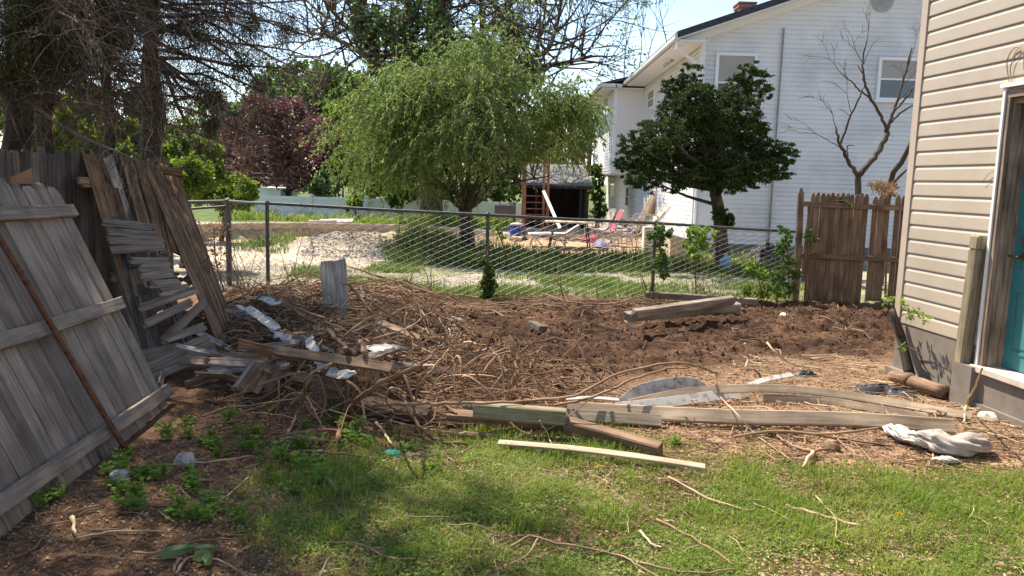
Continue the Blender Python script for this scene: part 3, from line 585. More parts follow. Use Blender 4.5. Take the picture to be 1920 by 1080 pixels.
# ------------------------------------------------------------------ leaning panels and broken boards on the left
fence_pt = lambda px, py, off=0.0: (lambda d, p0: _C+d*(np.dot(p0-_C, fn)/np.dot(d, fn)))(ray(px, py), f0+fn*off)
B2 = G(318, 762); e1 = G(0, 1010)-B2; e1 /= np.linalg.norm(e1); tp = ray(100, 345)
tt = np.dot(B2-_C, e1)/np.dot(tp, e1); T2 = _C+tp*tt; ev = T2-B2; PH = np.linalg.norm(ev); ev /= PH; en = np.cross(ev, e1); en /= np.linalg.norm(en)
if en[0] < 0: en = -en
def PP(px, py, off=0.0):
    d = ray(px, py); p0 = B2+en*off; return _C+d*(np.dot(p0-_C, en)/np.dot(d, en))
panel = thing('fence_panel', 'large grey weathered plank panel leaning at left with three cross rails', 'fence panel', B2+e1*1.2)
mb = MB(); s = 0.0; i = 0
while s < 3.2:
    w = rng.uniform(.10, .15); r = rng.uniform(-.03, .02); top = PH+r-(.0 if s < .6 else 0)
    if 0.45 < s < 1.0: top += .02
    a = B2+e1*(s+w/2)+ev*rng.uniform(-.02, .01)-np.array([0, 0, .03]); b = B2+e1*(s+w/2+rng.normal(0, .006))+ev*top
    L_ = np.linalg.norm(b-a); u = np.array([0, .02, .3, .6, 1-.05/L_, 1-.018/L_, 1]); P = a+(b-a)*u[:, None]+en*rng.normal(0, .003)
    P += en*(rng.normal(0, .004, 7))[:, None]
    mb.sweep(P, en, w-.004, .018, .15, (.02, .012), .0022, [.9, 1, 1, 1, 1, .8, .5]); s += w+.002
mb.build('planks', GREY, panel)
def on(s_, v_, o=0.0): return B2+e1*s_+ev*v_+en*o
def rl(pa, pb, ext=1.2): # rail through two seen points, extended towards the camera
    a = PP(*pa, .03); b = PP(*pb, .03); return a, b+(b-a)/np.linalg.norm(b-a)*ext
for (pa, pb, w) in (((136, 395), (0, 402), .085), ((229, 568), (0, 642), .085), ((317, 730), (0, 946), .085)):
    a, b = rl(pa, pb); mb = MB(); mb.board(a, b, w, .04, en, 9, .003, (.03, 0)); mb.build('rail', GREY, panel)
pipe = MB(); a = G(238, 846); b = PP(0, 447, .085); d_ = (b-a)/np.linalg.norm(b-a); mid = (a+b)/2-en*.012; P = spline([a, a+(b-a)*.35-en*.006, a+(b-a)*.7, b, b+d_*.8], 4)
pipe.tube(P, .017, 10); o = pipe.build('rusty_pipe', RUST, None, True); tag(o, 'long rusty steel pipe resting diagonally across the leaning grey panel', 'pipe')
mb = MB(); q = [A(18, 333, 5.95), A(57, 316, 6.0), A(60, 345, 6.0), A(20, 345, 5.95)]; q = np.array(q); mb.add(np.vstack([q, q+en*.012]), [[[0, 1, 2, 3], [7, 6, 5, 4], [0, 4, 5, 1], [1, 5, 6, 2], [2, 6, 7, 3], [3, 7, 4, 0]]])
o = mb.build('wood_scrap', plain('orange_plywood', (.42, .22, .12), .8, .1, 8)); tag(o, 'orange-brown plywood scrap poking up between grey panel and tall fence', 'scrap')
# brown broken panel
def plank_px(mb, t, b, w, off=.06, zb=.0, th=.018, split=2, N=None, jl=.06, cut=0):
    p1 = fence_pt(t[0], t[1], off); p0 = G(b[0], b[1], zb); p0 = p0+(p1-p0)*cut; mb.rough_board(p0, p1, w, th, N if N is not None else np.array([.80, -.25, .55]), split, jl)
bp = thing('fence_panel', 'brown splintered fence panel leaning on tall grey fence with missing lower planks', 'fence panel', G(300, 700))
mb = MB()
for t, b, w, sp in (((168, 293), (292, 705), .15, 3), ((192, 296), (314, 702), .14, 2), ((236, 298), (346, 692), .14, 3), ((262, 302), (366, 684), .14, 2), ((286, 306), (384, 674), .13, 2)): plank_px(mb, t, b, w, split=sp, cut=0 if t[0] < 180 else (.38 if t[0] < 230 else .5))
mb.build('planks', BROWN, bp)
for (a, b) in (((150, 342), (268, 346)), ((214, 522), (330, 520))):
    pa = fence_pt(a[0], a[1], .14) if a[1] < 400 else A(a[0], a[1], 7.1); pb_ = fence_pt(b[0], b[1], .14) if a[1] < 400 else A(b[0], b[1], 8.0)
    mb = MB(); mb.rough_board(pa, pb_, .10, .035, (.8, -.3, .4), 3, .08); mb.build('rail', BROWN, bp)
mb = MB(); mb.rough_board(fence_pt(204, 300, .22), A(243, 418, 7.75), .115, .02, (.8, -.35, .4), 2, .03); o = mb.build('loose_picket', GREYL); tag(o, 'single pale grey picket lying against the brown splintered panel', 'picket')
bp2 = thing('fence_panel', 'narrow brown splintered fence panel slanting down toward the debris heap', 'fence panel', G(425, 640))
mb = MB()
for k in range(6):
    t = (272+k*11, 308+k*2.4); b = (414+k*4, 646-k*7); plank_px(mb, t, b, .068, off=.10, zb=.12, split=2, th=.02, N=np.array([.7, -.45, .5]), jl=.1)
mb.build('planks', BROWN, bp2)
for a, b in (((284, 372), (330, 372)), ((350, 528), (393, 492)), ((262, 312), (335, 324))):
    u = (a[1]-310)/330.; Y = 9.15-1.45*u; mb = MB(); mb.rough_board(A(a[0], a[1], Y-.15), A(b[0], b[1], Y), .10, .04, (.5, -.7, .4), 3, .05); mb.build('rail', BROWN, bp2)
# grey broken picket fragments
NF = np.array([.55, -.72, .42])
def yd(py): return 7.05-(py-415)*.0030
def frag(lbl, rows, rails, mat=GREY, w=.070):
    c = rows[0][0]; f = thing('picket_fragment', lbl, 'fence fragment', A(c[0], c[1]+40, yd(c[1])))
    for a, b in rows:
        mb = MB(); Y = yd((a[1]+b[1])/2); mb.rough_board(A(a[0], a[1], Y-.10), A(b[0], b[1], Y+.05), w, .018, NF, 2, .03); mb.build('picket', mat, f)
    for a, b in rails:
        mb = MB(); mb.rough_board(A(a[0], a[1], yd(a[1])+.07), A(b[0], b[1], yd(b[1])+.07), .09, .035, NF, 2, .03); mb.build('rail', GREYD, f)
frag('broken grey fragment of four level picket ends against the brown panel', [((199, 417), (282, 426)), ((203, 434), (292, 441)), ((208, 451), (303, 452)), ((212, 469), (306, 463))], [((222, 405), (250, 500))])
frag('jagged grey fragment of stepped picket ends below the four level ones', [((250, 489), (312, 491)), ((270, 503), (316, 505)), ((268, 520), (320, 513)), ((288, 533), (336, 530)), ((306, 548), (348, 540))], [((285, 480), (352, 640))])
frag('crossed grey picket ends in the shade beside the narrow brown panel', [((266, 577), (362, 545)), ((276, 606), (356, 568)), ((306, 640), (384, 566)), ((312, 636), (378, 614))], [((268, 560), (300, 700)), ((225, 480), (262, 650))])
frag('tilted grey boards lying low behind the large leaning grey panel', [((268, 690), (392, 636)), ((262, 668), (330, 655)), ((280, 705), (402, 655))], [((215, 470), (275, 700))], GREY, .10)
def lay(name, lbl, cat, a, b, w, t, mat, za=.0, zb=.0, N=(0, 0, 1), parent=None, wob=.0012, jag=(.004, .004), bow=0., rough=0, seg=6, group=None):
    """a board lying between two seen ground points; za, zb height of its middle over the ground"""
    p = G(*a); q_ = G(*b); ha = HZ(p[0], p[1])+za; hb = HZ(q_[0], q_[1])+zb; p = G(a[0], a[1], ha); q_ = G(b[0], b[1], hb)
    mb = MB()
    if rough: mb.rough_board(p, q_, w, t, N, rough, .04)
    else: mb.board(p, q_, w, t, N, seg, wob, jag, .1, bow=bow)
    o = mb.build(name, mat)
    return tag(o, lbl, cat, group)
lay('split_rail', 'pale split stick jutting from grey boards toward the debris heap', 'stick', (336, 650), (470, 682), .05, .035, GREYL, .25, .12, (0, -.3, 1), rough=2)
lay('board', 'small grey board standing beside bottom corner of the large grey panel', 'board', (300, 722), (309, 684), .05, .018, GREY, .04, .08, (1, -.5, .3))
# upright grey board
ub = thing('grey_board_pair', 'pair of grey weathered boards stuck upright in the debris heap', 'boards', A(640, 600, 9.2))
for (t, b, w, s_) in (((612, 491), (618, 572), .135, 0), ((635, 487), (643, 603), .15, 1)):
    mb = MB(); p0 = A(b[0], b[1], 8.45); p1 = A(t[0], t[1], 8.75); u = np.array([0, .12, .3, .6, .95, 1]); tap = [.35, .6, .9, 1, 1, .9] if s_ else [.8, .95, 1, 1, 1, .85]
    mb.sweep(p0+(p1-p0)*u[:, None], (.15, -.97, .1), w, .02, .1, (.05, .02), .003, tap); mb.build('board', GREYL, ub)
gq = np.random.default_rng(77)
for k in range(30):
    px = gq.uniform(420, 800) if k < 16 else gq.uniform(390, 600); py = gq.uniform(585, 715); p = G(px, py); L_ = gq.uniform(.15, .6); a_ = gq.normal(.1, .6); w_ = gq.uniform(.05, .10); h_ = HZ(p[0], p[1])+gq.uniform(.03, .16); c_ = G(px, py, h_)
    d_ = np.array([math.cos(a_), math.sin(a_), gq.normal(0, .2)])*L_/2; mb = MB(); mb.rough_board(c_-d_, c_+d_, w_, .018, unit_(gq.normal(0, .5, 3)+np.array([0, -.6, .9])), 2, .08, .003); o = mb.build('board_piece', [BROWN, GREY, TIMBERB, GREYL][k % 4]); tag(o, 'short splintered board piece half buried in the debris heap', 'board', 'splintered board pieces in the debris heap')
# lumber in the middle
lay('picket', 'long brown pointed picket lying slanted over the debris heap', 'picket', (516, 657), (735, 690), .07, .025, TIMBERB, .26, .26, (0, -.75, .65), jag=(.02, .01))
pf = thing('board_fragment', 'short brown boards fragment lying in shade left of the root ball', 'boards', G(485, 710))
for k in range(3):
    a = G(447+k*26, 733-k*1, .10); b = G(483+k*22, 682+k*4, .26); mb = MB(); mb.board(a, b, .105, .018, (.2, -.5, .85), 4, .002, (.01, .01)); mb.build('board', TIMBERB, pf)
mb = MB(); mb.board(G(443, 725, .13), G(474, 682, .29), .03, .03, (.2, -.5, .85), 3, .001); mb.build('batten', GREYL, pf)
lay('beam', 'brown square beam lying below the root ball', 'beam', (668, 758), (806, 778), .10, .10, TIMBERB, .06, .06, (0, -.6, .8))
lay('beam', 'brown beam half hidden under mossy post stub and vines', 'beam', (840, 782), (1062, 800), .09, .09, TIMBERB, .045, .045, (0, -.35, .93))
lay('post_stub', 'short mossy square post with clean sawn end resting on other beams', 'post', (888, 768), (1060, 782), .115, .10, MOSS, .17, .15, (0, .1, 1), wob=.0006, jag=(0, 0))
lay('beam', 'square brown post slanting toward lawn with dark sawn end', 'beam', (1062, 797), (1238, 846), .085, .10, TIMBERB, .09, .055, (0, -.25, .95), wob=.0006)
lay('lath', 'long pale fresh wooden lath lying along the edge of the lawn', 'lath', (935, 830), (1322, 876), .045, .02, PALE, .06, .045, (0, -.3, .95), bow=.02)
lay('beam', 'dark grey beam lying behind the stacked posts at the wire fence', 'beam', (1212, 552), (1420, 566), .10, .09, GREY, .08, .08, (0, 0, 1))
lay('post', 'upper grey square post of the stack before the wire fence', 'post', (1190, 588), (1372, 562), .10, .09, GREY, .27, .30, (0, -.2, 1), jag=(.02, .03))
lay('post', 'lower grey square post of the stack with broken brown end', 'post', (1172, 594), (1386, 575), .11, .10, GREY, .10, .16, (0, -.2, 1), jag=(.03, .03))
lay('post', 'dark underside post beneath the grey stack on the soil', 'post', (1190, 596), (1392, 584), .10, .09, GREYD, .03, .03, (0, -.1, 1), jag=(.02, .02))
lay('wood_stub', 'dark wood stub lying on the brown soil', 'stub', (996, 606), (1018, 617), .09, .06, GREYD, .05, .05, (0, .2, 1))
lay('board', 'long tan board lying on edge behind the lawn', 'board', (868, 768), (1240, 790), .085, .045, TIMBER, .045, .045, (0, -.80, .6), bow=.01)
# long curved trim boards
TANB = wood('tan_vinyl_board', (.40, .315, .225), (.50, .40, .29), (.22, .16, .11), var=.08, fine=22, bump=.3)
WHB = plain('scuffed_white_vinyl', (.50, .475, .43), .5, .15, 16, dirt=(.20, .16, .12), bump=.2)
def curve(name, lbl, cat, pts, w, t, mat, N, taper=None, smooth=5):
    P = []
    for px, py, z in pts:
        p = G(px, py, 0); P.append(G(px, py, HZ(p[0], p[1])+z))
    P = spline(P, smooth); mb = MB(); mb.sweep(P, N, w, t, .2, (0, 0), .0005, taper); o = mb.build(name, mat, None, False); return tag(o, lbl, cat)
curve('long_board', 'long tan trim board in front of the curved ones reaching the right corner', 'board', [(1064, 766, .06), (1240, 776, .07), (1420, 783, .08), (1600, 787, .06), (1788, 800, .055)], .105, .04, TANB, (0, -.80, .60))
curve('curved_board', 'thin tan trim board bowed upward behind the long tan one', 'board', [(1180, 757, .05), (1290, 735, .09), (1420, 728, .12), (1540, 735, .08), (1680, 756, .05), (1822, 781, .04)], .07, .016, TANB, (0, -.78, .62))
curve('curved_board', 'lower tan trim strip curving just under the bowed trim board', 'board', [(1430, 745, .04), (1540, 750, .04), (1640, 766, .03), (1740, 783, .02)], .055, .01, TANB, (0, -.9, .4))
curve('white_strip', 'white vinyl strip curving out from under the bowed trim board', 'siding strip', [(1155, 764, .02), (1230, 757, .05), (1310, 746, .07), (1400, 735, .06)], .085, .01, WHB, (0, -.75, .65), None)
curve('siding_piece', 'arched dirty white siding offcut standing on edge', 'siding offcut', [(1158, 752, .04), (1200, 732, .09), (1250, 722, .12), (1300, 722, .11), (1330, 735, .06)], .12, .008, WHB, (0, -.9, .42), np.interp(np.linspace(0, 1, 21), [0, .2, .7, 1], [.2, .7, 1, .5]))
curve('white_strip', 'short bent white strip lying near the soil edge', 'siding strip', [(1405, 722, .03), (1435, 712, .07), (1485, 702, .09)], .05, .01, WHB, (0, -.5, .85))
curve('white_strip', 'straight white strip under the vines beside the mossy stub', 'siding strip', [(1060, 748, .07), (1110, 746, .08), (1160, 750, .06)], .035, .012, WHB, (0, -.4, .9))
frs = [((480, 556), (518, 570), .09, 'white siding scrap near the steel fence post'), ((445, 573), (461, 582), .07, 'small round-cornered white scrap on the heap'), ((464, 577), (520, 617), .075, 'white siding strip pointing down the heap beside a small scrap'),
       ((513, 626), (541, 632), .05, 'little curled white scrap above the long pointed picket'), ((578, 634), (592, 664), .055, 'white triangular scrap hanging in the vines'), ((694, 655), (752, 650), .115, 'ribbed white siding offcut in the middle of the heap'),
       ((619, 698), (660, 703), .05, 'white scrap under the pointed picket'), ((833, 597), (868, 600), .05, 'white paper-like scrap on the soil edge'), ((800, 692), (850, 698), .04, 'white sliver among vines right of the heap'), ((598, 676), (606, 690), .05, 'tiny white chip below the picket')]
for a, b, w, lb in frs:
    o = lay('siding_scrap', lb, 'scrap', a, b, w, .008, WHB, .24 if a[0] < 780 else .07, .22 if a[0] < 780 else .07, tuple(unit_(rng.normal(0, .25, 3)+np.array([0, -.55, .8]))), jag=(.035, .035), seg=6, wob=.009, bow=rng.uniform(-.03, .04))
# stones and bits
STONE = plain('stone', (.40, .37, .33), .9, .25, 15, bump=.5); STONEW = plain('pale_stone', (.72, .64, .50), .8, .12, 20, bump=.4)
def rock(px, py, r, mat, lbl, flat=.6, name='stone', cat='stone', z=0):
    p = G(px, py); c = np.array([p[0], p[1], HZ(p[0], p[1])+r*flat*.45+z]); bm = MB(); a = 10; th = np.linspace(0, math.pi, 7); ph = np.arange(a)/a*2*math.pi
    V = np.array([[math.sin(t)*math.cos(f), math.sin(t)*math.sin(f), math.cos(t)] for t in th for f in ph]); rs = rng.random(3)*9
    V = np.sign(V)*np.abs(V)**.8*(1+.45*(vnoise(V[:, 0]*2+rs[0], V[:, 1]*2+V[:, 2]*1.7+rs[1])-.5))[:, None]; V = V*np.array([r, r*.75, r*flat]); V = V @ Rz(rng.random()*6).T
    K = 7; i = (np.arange(K-1)*a)[:, None]; j = np.arange(a)[None]; q = np.stack([i+j, i+(j+1) % a, i+a+(j+1) % a, i+a+j], -1).reshape(-1, 4)
    bm.add(V+c, [q]); o = bm.build(name, mat, None, False); return tag(o, lbl, cat)
rock(348, 873, .075, STONE, 'flat grey stone among weeds in the shaded dirt'); rock(226, 900, .06, STONE, 'pale chipped stone near the foot of the grey panel'); rock(1470, 600, .055, STONEW, 'cream coloured stone lying on the dark soil before the picket fence')
rock(1186, 616, .03, STONEW, 'small white pebble in the middle of the soil'); rock(1006, 632, .032, STONEW, 'tan pebble on the soil left of centre'); pass
rock(735, 858, .05, plain('green_plastic', (.03, .42, .30), .35, .15, 20), 'bright green plastic lump in the grass beside weeds', .7, 'plastic_lump', 'plastic'); rock(1852, 790, .07, STONEW, 'broken tan brick by the house foundation', .6, 'brick_piece', 'brick')
rock(1558, 846, .06, TIMBERB, 'stub of a cut root beside a hole in the dirt', .8, 'root_stub', 'root'); rock(600, 850, .03, STONE, 'small pebble below the root ball')
# log by the foundation
a = G(1672, 705, .07); b = G(1772, 735, .065); mb = MB(); P = spline([a, a+(b-a)*.35+np.array([0, 0, .012]), a+(b-a)*.4, b], 5); R_ = np.interp(np.linspace(0, 1, len(P)), [0, .3, .36, .42, 1], [.05, .055, .062, .055, .060])*(1+.05*rng.normal(size=len(P)))
mb.tubes(P[None], R_[None], 12); o = mb.build('log', TIMBERB, None, True); tag(o, 'thick brown log lying against the concrete foundation', 'log')
# crumpled cloth and black sheet
def crumple(name, lbl, cat, c, L, Wd, Hh, rot, mat, seed, nu=130, nv=90, fold=1.0, lift=0.0):
    u, v = np.meshgrid(np.linspace(-1, 1, nu), np.linspace(-1, 1, nv)); ang = np.arctan2(v, u); rr = np.hypot(u, v)
    edge = 1+.28*(vnoise(np.cos(ang)*2+seed, np.sin(ang)*2, seed)-.5)*2; x = u*L/2*edge; y = v*Wd/2*edge
    prof = np.clip(1-(np.maximum(np.abs(u), np.abs(v)))**2.2, 0, 1)
    wu = u+.35*(vnoise(u*1.5+seed, v*1.5, seed+3)-.5)*2; wv = v+.35*(vnoise(u*1.5, v*1.5+seed, seed+4)-.5)*2
    rg = lambda fu, fv, k: 1-np.abs(2*vnoise(wu*fu+seed*1.7+k, wv*fv+k*3.1, seed+k)-1)
    r1 = rg(1.6, 2.6, 1); r2_ = rg(3.4, 5.2, 2)**1.5; r3 = rg(8, 11, 3)**2
    z = Hh*prof*(.25+fold*.62*r1+.20*r2_+.07*r3)+.004; x = x+.05*L*(r2_-.5)*prof; y = y+.12*Wd*(r1-.5)*prof; V = np.stack([x, y, np.maximum(z, .004)], -1).reshape(-1, 3) @ Rz(rot).T+np.array([c[0], c[1], HZ(c[0], c[1])+lift])
    idx = np.arange(nu*nv).reshape(nv, nu); q = np.stack([idx[:-1, :-1], idx[:-1, 1:], idx[1:, 1:], idx[1:, :-1]], -1).reshape(-1, 4); mb = MB(); mb.add(V, [q]); o = mb.build(name, mat, None, True); return tag(o, lbl, cat)
CLOTH = plain('dirty_cloth', (.40, .35, .30), .8, .2, 14, dirt=(.22, .18, .145), bump=.4)
def twist_cloth(name, lbl, cat, path, rad, lobes, mat, seed, flat=.75):
    g = np.random.default_rng(seed); P = spline(gl(path, 0), 14); K = len(P); n = 96; u = np.linspace(0, 1, K); R0 = np.interp(u, np.linspace(0, 1, len(rad)), rad); th = np.linspace(0, 2*math.pi, n, endpoint=False)
    U, T_ = np.meshgrid(u, th, indexing='ij'); ph = T_*1.0+U*2.2+1.2*(vnoise(U*5+seed, np.cos(T_)+2, seed)-.5); f = .62+.30*np.abs(np.sin(ph*lobes/2+3*vnoise(U*4, U*0+seed, 2)))+.16*np.abs(np.sin(ph*lobes*1.1+U*9))+.35*(vnoise(U*9+seed, np.cos(T_)*1.6+5, seed+1)-.5)
    tg = np.gradient(P, axis=0); tg /= np.linalg.norm(tg, axis=1)[:, None]; sd_ = np.cross(tg, [0, 0, 1]); sd_ /= np.linalg.norm(sd_, axis=1)[:, None]; r = R0[:, None]*f
    V = P[:, None]+sd_[:, None]*(r*np.cos(T_))[..., None]+np.array([0, 0, 1.])*(r*flat*np.sin(T_)+R0[:, None]*.55)[..., None]; V[..., 2] = np.maximum(V[..., 2], height(V[..., 0], V[..., 1])+.002)
    i = (np.arange(K-1)*n)[:, None]; j = np.arange(n)[None]; q = np.stack([i+j, i+(j+1) % n, i+n+(j+1) % n, i+n+j], -1).reshape(-1, 4); mb = MB(); mb.add(V.reshape(-1, 3), [q, [list(range(n))[::-1]], [[(K-1)*n+k for k in range(n)]]]); return tag(mb.build(name, mat, None, True), lbl, cat)
twist_cloth('cloth', 'crumpled dirty grey cloth twisted on the dirt beside the door', 'cloth', [(1700, 822, .06), (1740, 838, .03), (1785, 850, .02), (1830, 846, .02), (1852, 838, .03)], [.02, .07, .10, .085, .095, .075, .02], 5, CLOTH, 3)
twist_cloth('cloth', 'pale flat end of cloth lying left of the twisted grey cloth', 'cloth', [(1662, 806, .02), (1684, 820, .02), (1712, 830, .03), (1745, 838, .04)], [.03, .075, .06, .07, .03], 4, WHB, 8, .6)
twist_cloth('cloth', 'small flat white fold of cloth before the twisted grey cloth', 'cloth', [(1745, 862, .01), (1775, 868, .01), (1805, 868, .01)], [.01, .04, .04, .005], 3, WHB, 11, .45)
crumple('plastic_sheet', 'torn black plastic sheet half buried under sticks', 'plastic sheet', G(1655, 734), .52, .26, .06, -.2, plain('black_sheet', (.03, .03, .035), .45, .2, 12), 9)
crumple('plastic_sheet', 'small scrap of black plastic beside the bent white strip', 'plastic sheet', G(1510, 706), .20, .12, .05, .3, plain('black_scrap', (.03, .032, .036), .45, .2, 12), 12, 40, 30)

# ------------------------------------------------------------------ vines, sticks and roots
def stick(name, lbl, cat, pts, r, mat, z=.02, knot=.08, side=None):
    P = spline(gl(pts, z), 5); n = len(P); P[1:-1] += rng.normal(0, np.max(r)*.28, (n-2, 3)); R_ = np.interp(np.linspace(0, 1, n), np.linspace(0, 1, len(np.atleast_1d(r))), np.atleast_1d(r)) if np.ndim(r) else np.linspace(r, r*.7, n)
    R_ = R_*(1+rng.normal(0, knot, n)); mb = MB(); mb.tubes(P[None], R_[None], 7)
    for s_ in (side or []): mb.tubes(spline(gl(s_, z), 4)[None], np.linspace(.6, .3, (len(s_)-1)*4+1)[None]*(r if np.ndim(r) == 0 else r[0]), 6)
    return tag(mb.build(name, mat, None, True), lbl, cat)
ST = [('curved brown vine lying on grass near the bottom centre', [(956, 1026), (993, 1006), (1041, 1017), (1151, 1039), (1200, 1063), (1290, 1110)], .007, VINE),
 ('thin brown stick in the dark grass at bottom left of centre', [(619, 1017), (672, 1019), (726, 1044), (779, 1048)], .005, VINE),
 ('forked twig touching the curved brown vine in the grass', [(956, 1058), (987, 1042), (1009, 1008)], .005, STRAW),
 ('long straight stick slanting down through lower right lawn', [(1231, 974), (1294, 1007), (1345, 1036), (1374, 1059)], .008, VINE),
 ('pale stick crossing the lawn below the sawn post end', [(1253, 894), (1335, 937), (1406, 957)], .008, STRAW),
 ('short straw stick in the middle of the lawn', [(1414, 945), (1445, 956), (1477, 974)], .006, STRAW),
 ('thick pale stick lying on the right part of lawn', [(1474, 948), (1546, 968), (1612, 985)], .012, STRAW),
 ('thin forked twig lying across the thick pale stick', [(1530, 930), (1567, 973), (1568, 1011), (1603, 1023)], .005, STRAW),
 ('brown stick along the bottom edge of the lawn', [(1200, 1055), (1294, 1074), (1379, 1067)], .007, VINE),
 ('short bent twig left of the long straight stick', [(1200, 995), (1222, 1020), (1241, 1026)], .008, STRAW),
 ('thick forked brown vine before the tan boards', [(1376, 819, .04), (1452, 808, .05), (1546, 814, .05), (1647, 803, .08)], .012, VINE),
 ('long brown vine running under the thick forked one', [(1401, 812), (1499, 812), (1600, 826), (1672, 837)], .010, VINED),
 ('straight thin stick pointing at the crumpled cloth', [(1672, 866), (1800, 882), (1920, 890)], .006, VINE),
 ('thin stick leaning across both tan boards onto the dirt', [(1351, 745, .12), (1383, 778, .14), (1414, 812, .03), (1483, 863)], .006, STRAW),
 ('stubby pale root at the edge of the lawn', [(1524, 846, .03), (1514, 862, .04), (1505, 878)], .015, STRAW),
 ('pale stick lying in the shaded dirt at bottom left', [(142, 1009), (220, 996), (305, 996)], .006, STRAW),
 ('straight twig slanting upward between the weeds', [(384, 957), (425, 930), (466, 894)], .006, STRAW),
 ('brown stick lying behind the flat grey stone', [(245, 875), (320, 872), (400, 866), (475, 855)], .009, VINE),
 ('short stick at the foot of the grey panel', [(126, 963), (186, 948)], .008, VINE),
 ('stout straw stump stick in the shaded dirt', [(135, 970), (142, 1004)], .011, STRAW),
 ('long arching root from dirt toward the heap', [(378, 781), (420, 766, .06), (472, 759, .1), (560, 746, .1)], .009, VINE),
 ('curved root lying on the shaded dirt below the heap', [(409, 809), (466, 792, .05), (500, 793)], .008, VINED),
 ('thin root above the weeds left of root ball', [(472, 774), (535, 780, .05), (576, 795)], .008, VINE),
 ('brown forked stick in front of the weeds', [(270, 1045), (340, 1020), (400, 1012), (480, 1010)], .007, VINED),
 ('dark curved vine at the bottom left corner', [(10, 1050), (60, 1030), (84, 1000), (78, 992)], .007, VINED),
 ('stick lying toward the lower edge left of centre', [(330, 1075), (356, 1045), (420, 1055), (470, 1085)], .008, VINE),
 ('pale root crossing below the post stub', [(862, 814, .05), (890, 812, .04), (960, 822), (980, 824)], .012, STRAW),
 ('brown stick lying parallel above the pale lath', [(822, 815), (900, 818), (980, 818)], .013, VINE),
 ('sharp upright stick by the beam with sawn end', [(1012, 789, .16), (1024, 808, .06), (1035, 834)], .007, STRAW),
 ('curved root behind the pale lath', [(770, 852), (850, 850), (920, 830, .03)], .009, VINE),
 ('long root crossing the weeds toward the plastic lump', [(560, 845), (640, 850), (715, 860)], .010, VINE),
 ('stub stick standing below weeds left of lump', [(705, 792, .05), (722, 812, .03), (735, 835)], .012, STRAW),
 ('short brown root in the dirt below the weeds', [(606, 885), (622, 905), (632, 920)], .013, STRAW),
 ('thin dry stick near the dandelions', [(1440, 850), (1400, 870), (1330, 885)], .005, VINE),
 ('slim stick behind the dirt hole', [(1455, 815), (1480, 832), (1520, 846), (1560, 838)], .011, VINE),
 ('thin stick across the dirt left of the cloth', [(1600, 828), (1622, 850), (1645, 882)], .005, VINE),
 ('upright curved twig beside the concrete ledge', [(1808, 792), (1812, 755, .12), (1826, 730, .35), (1842, 690, .62)], .009, STRAW),
 ('standing bent stick at the edge of soil right of centre', [(1438, 642, .25), (1455, 662, .16), (1485, 682, .08), (1540, 692)], .012, STRAW),
 ('short upright stick at the near edge of the soil', [(1397, 645, .2), (1402, 668, .1), (1398, 690)], .014, STRAW)]
for lb, P_, r, m_ in ST: stick('stick', lb, 'stick', P_, r*.85, m_, (.030 if np.mean([q_[1] for q_ in P_]) > 880 and np.mean([q_[0] for q_ in P_]) > 560 else .012)+r)
RT = [('stout pale root rising from lawn across the beams to the heap', [(632, 830), (640, 790, .06), (652, 765, .12), (700, 726, .22), (762, 697, .28), (808, 668, .28)], [.021, .020, .019, .016, .012]),
 ('tall looping vine left of the root ball', [(540, 815), (556, 780, .05), (570, 745, .15), (574, 712, .3), (590, 696, .36), (622, 682, .36)], .012),
 ('vine forking upward right of the root ball', [(776, 775, .08), (784, 728, .22), (810, 694, .33), (841, 655, .45)], .009),
 ('thick vine sweeping from the heap down into the grass', [(757, 740, .12), (768, 772, .12), (786, 797, .08), (820, 825, .03), (877, 834)], .014),
 ('ring shaped vine loop above the square beam', [(760, 738, .3), (735, 728, .36), (724, 745, .3), (730, 762, .16), (750, 770, .1)], .008),
 ('long arched vine over the soil and white offcut', [(930, 762, .12), (1000, 750, .15), (1077, 742, .2), (1147, 706, .3), (1235, 684, .36), (1290, 682, .34), (1345, 700, .2)], .011),
 ('second arched vine running just below the long arched one', [(1040, 760, .1), (1110, 745, .2), (1185, 712, .26), (1250, 692, .28), (1290, 690, .26)], .010),
 ('dark vine lying level across the post stub', [(700, 760, .15), (800, 757, .22), (880, 757, .24), (980, 753, .22), (1060, 748, .16)], .012),
 ('long curved vine lying along the wire fence side of soil', [(1015, 550, .1), (1060, 564, .08), (1110, 570, .06), (1165, 566, .1), (1210, 548, .12)], .012),
 ('dark root rising behind the grey upright boards', [(700, 590, .1), (660, 540, .5), (640, 530, .6)], .016),
 ('slanting thick root beside the grey upright boards', [(1100-400+30, 590, .12), (690, 560, .35), (672, 530, .55)], .014),
 ('tan root with broken end in the middle of the heap', [(612, 616, .32), (640, 642, .3), (668, 665, .28)], .020),
 ('short splintered root end right of the heap middle', [(676, 640, .34), (684, 660, .3), (694, 678, .24)], .022),
 ('second splintered root end among the heap vines', [(648, 652, .32), (662, 666, .28), (676, 682, .22)], .020),
 ('straight pale root slanting near the upright boards', [(550, 580, .3), (575, 598, .28), (592, 606, .24)], .016),
 ('long thin cane reaching over the heap toward the soil', [(700, 636, .35), (770, 612, .3), (800, 590, .25), (850, 568, .2)], .007),
 ('pale cane running along the dirt to the root ball', [(400, 755, .06), (450, 738, .14), (520, 710, .22), (566, 697, .26)], .008),
 ('knotted root lying before weeds below the ball', [(517, 822, .03), (560, 812, .06), (610, 806, .06), (650, 812, .04)], .014),
 ('stubby root mass ending at the weeds', [(525, 826, .05), (560, 822, .05), (610, 826, .03)], .016),
 ('thin vine bowing over the ring shaped loop', [(905, 700, .3), (930, 668, .42), (958, 662, .4), (975, 690, .2)], .007)]
for lb, P_, r in RT: stick('vine_root', lb, 'root', P_, r, VINE if rng.random() < .75 else VINED, .03, .05)
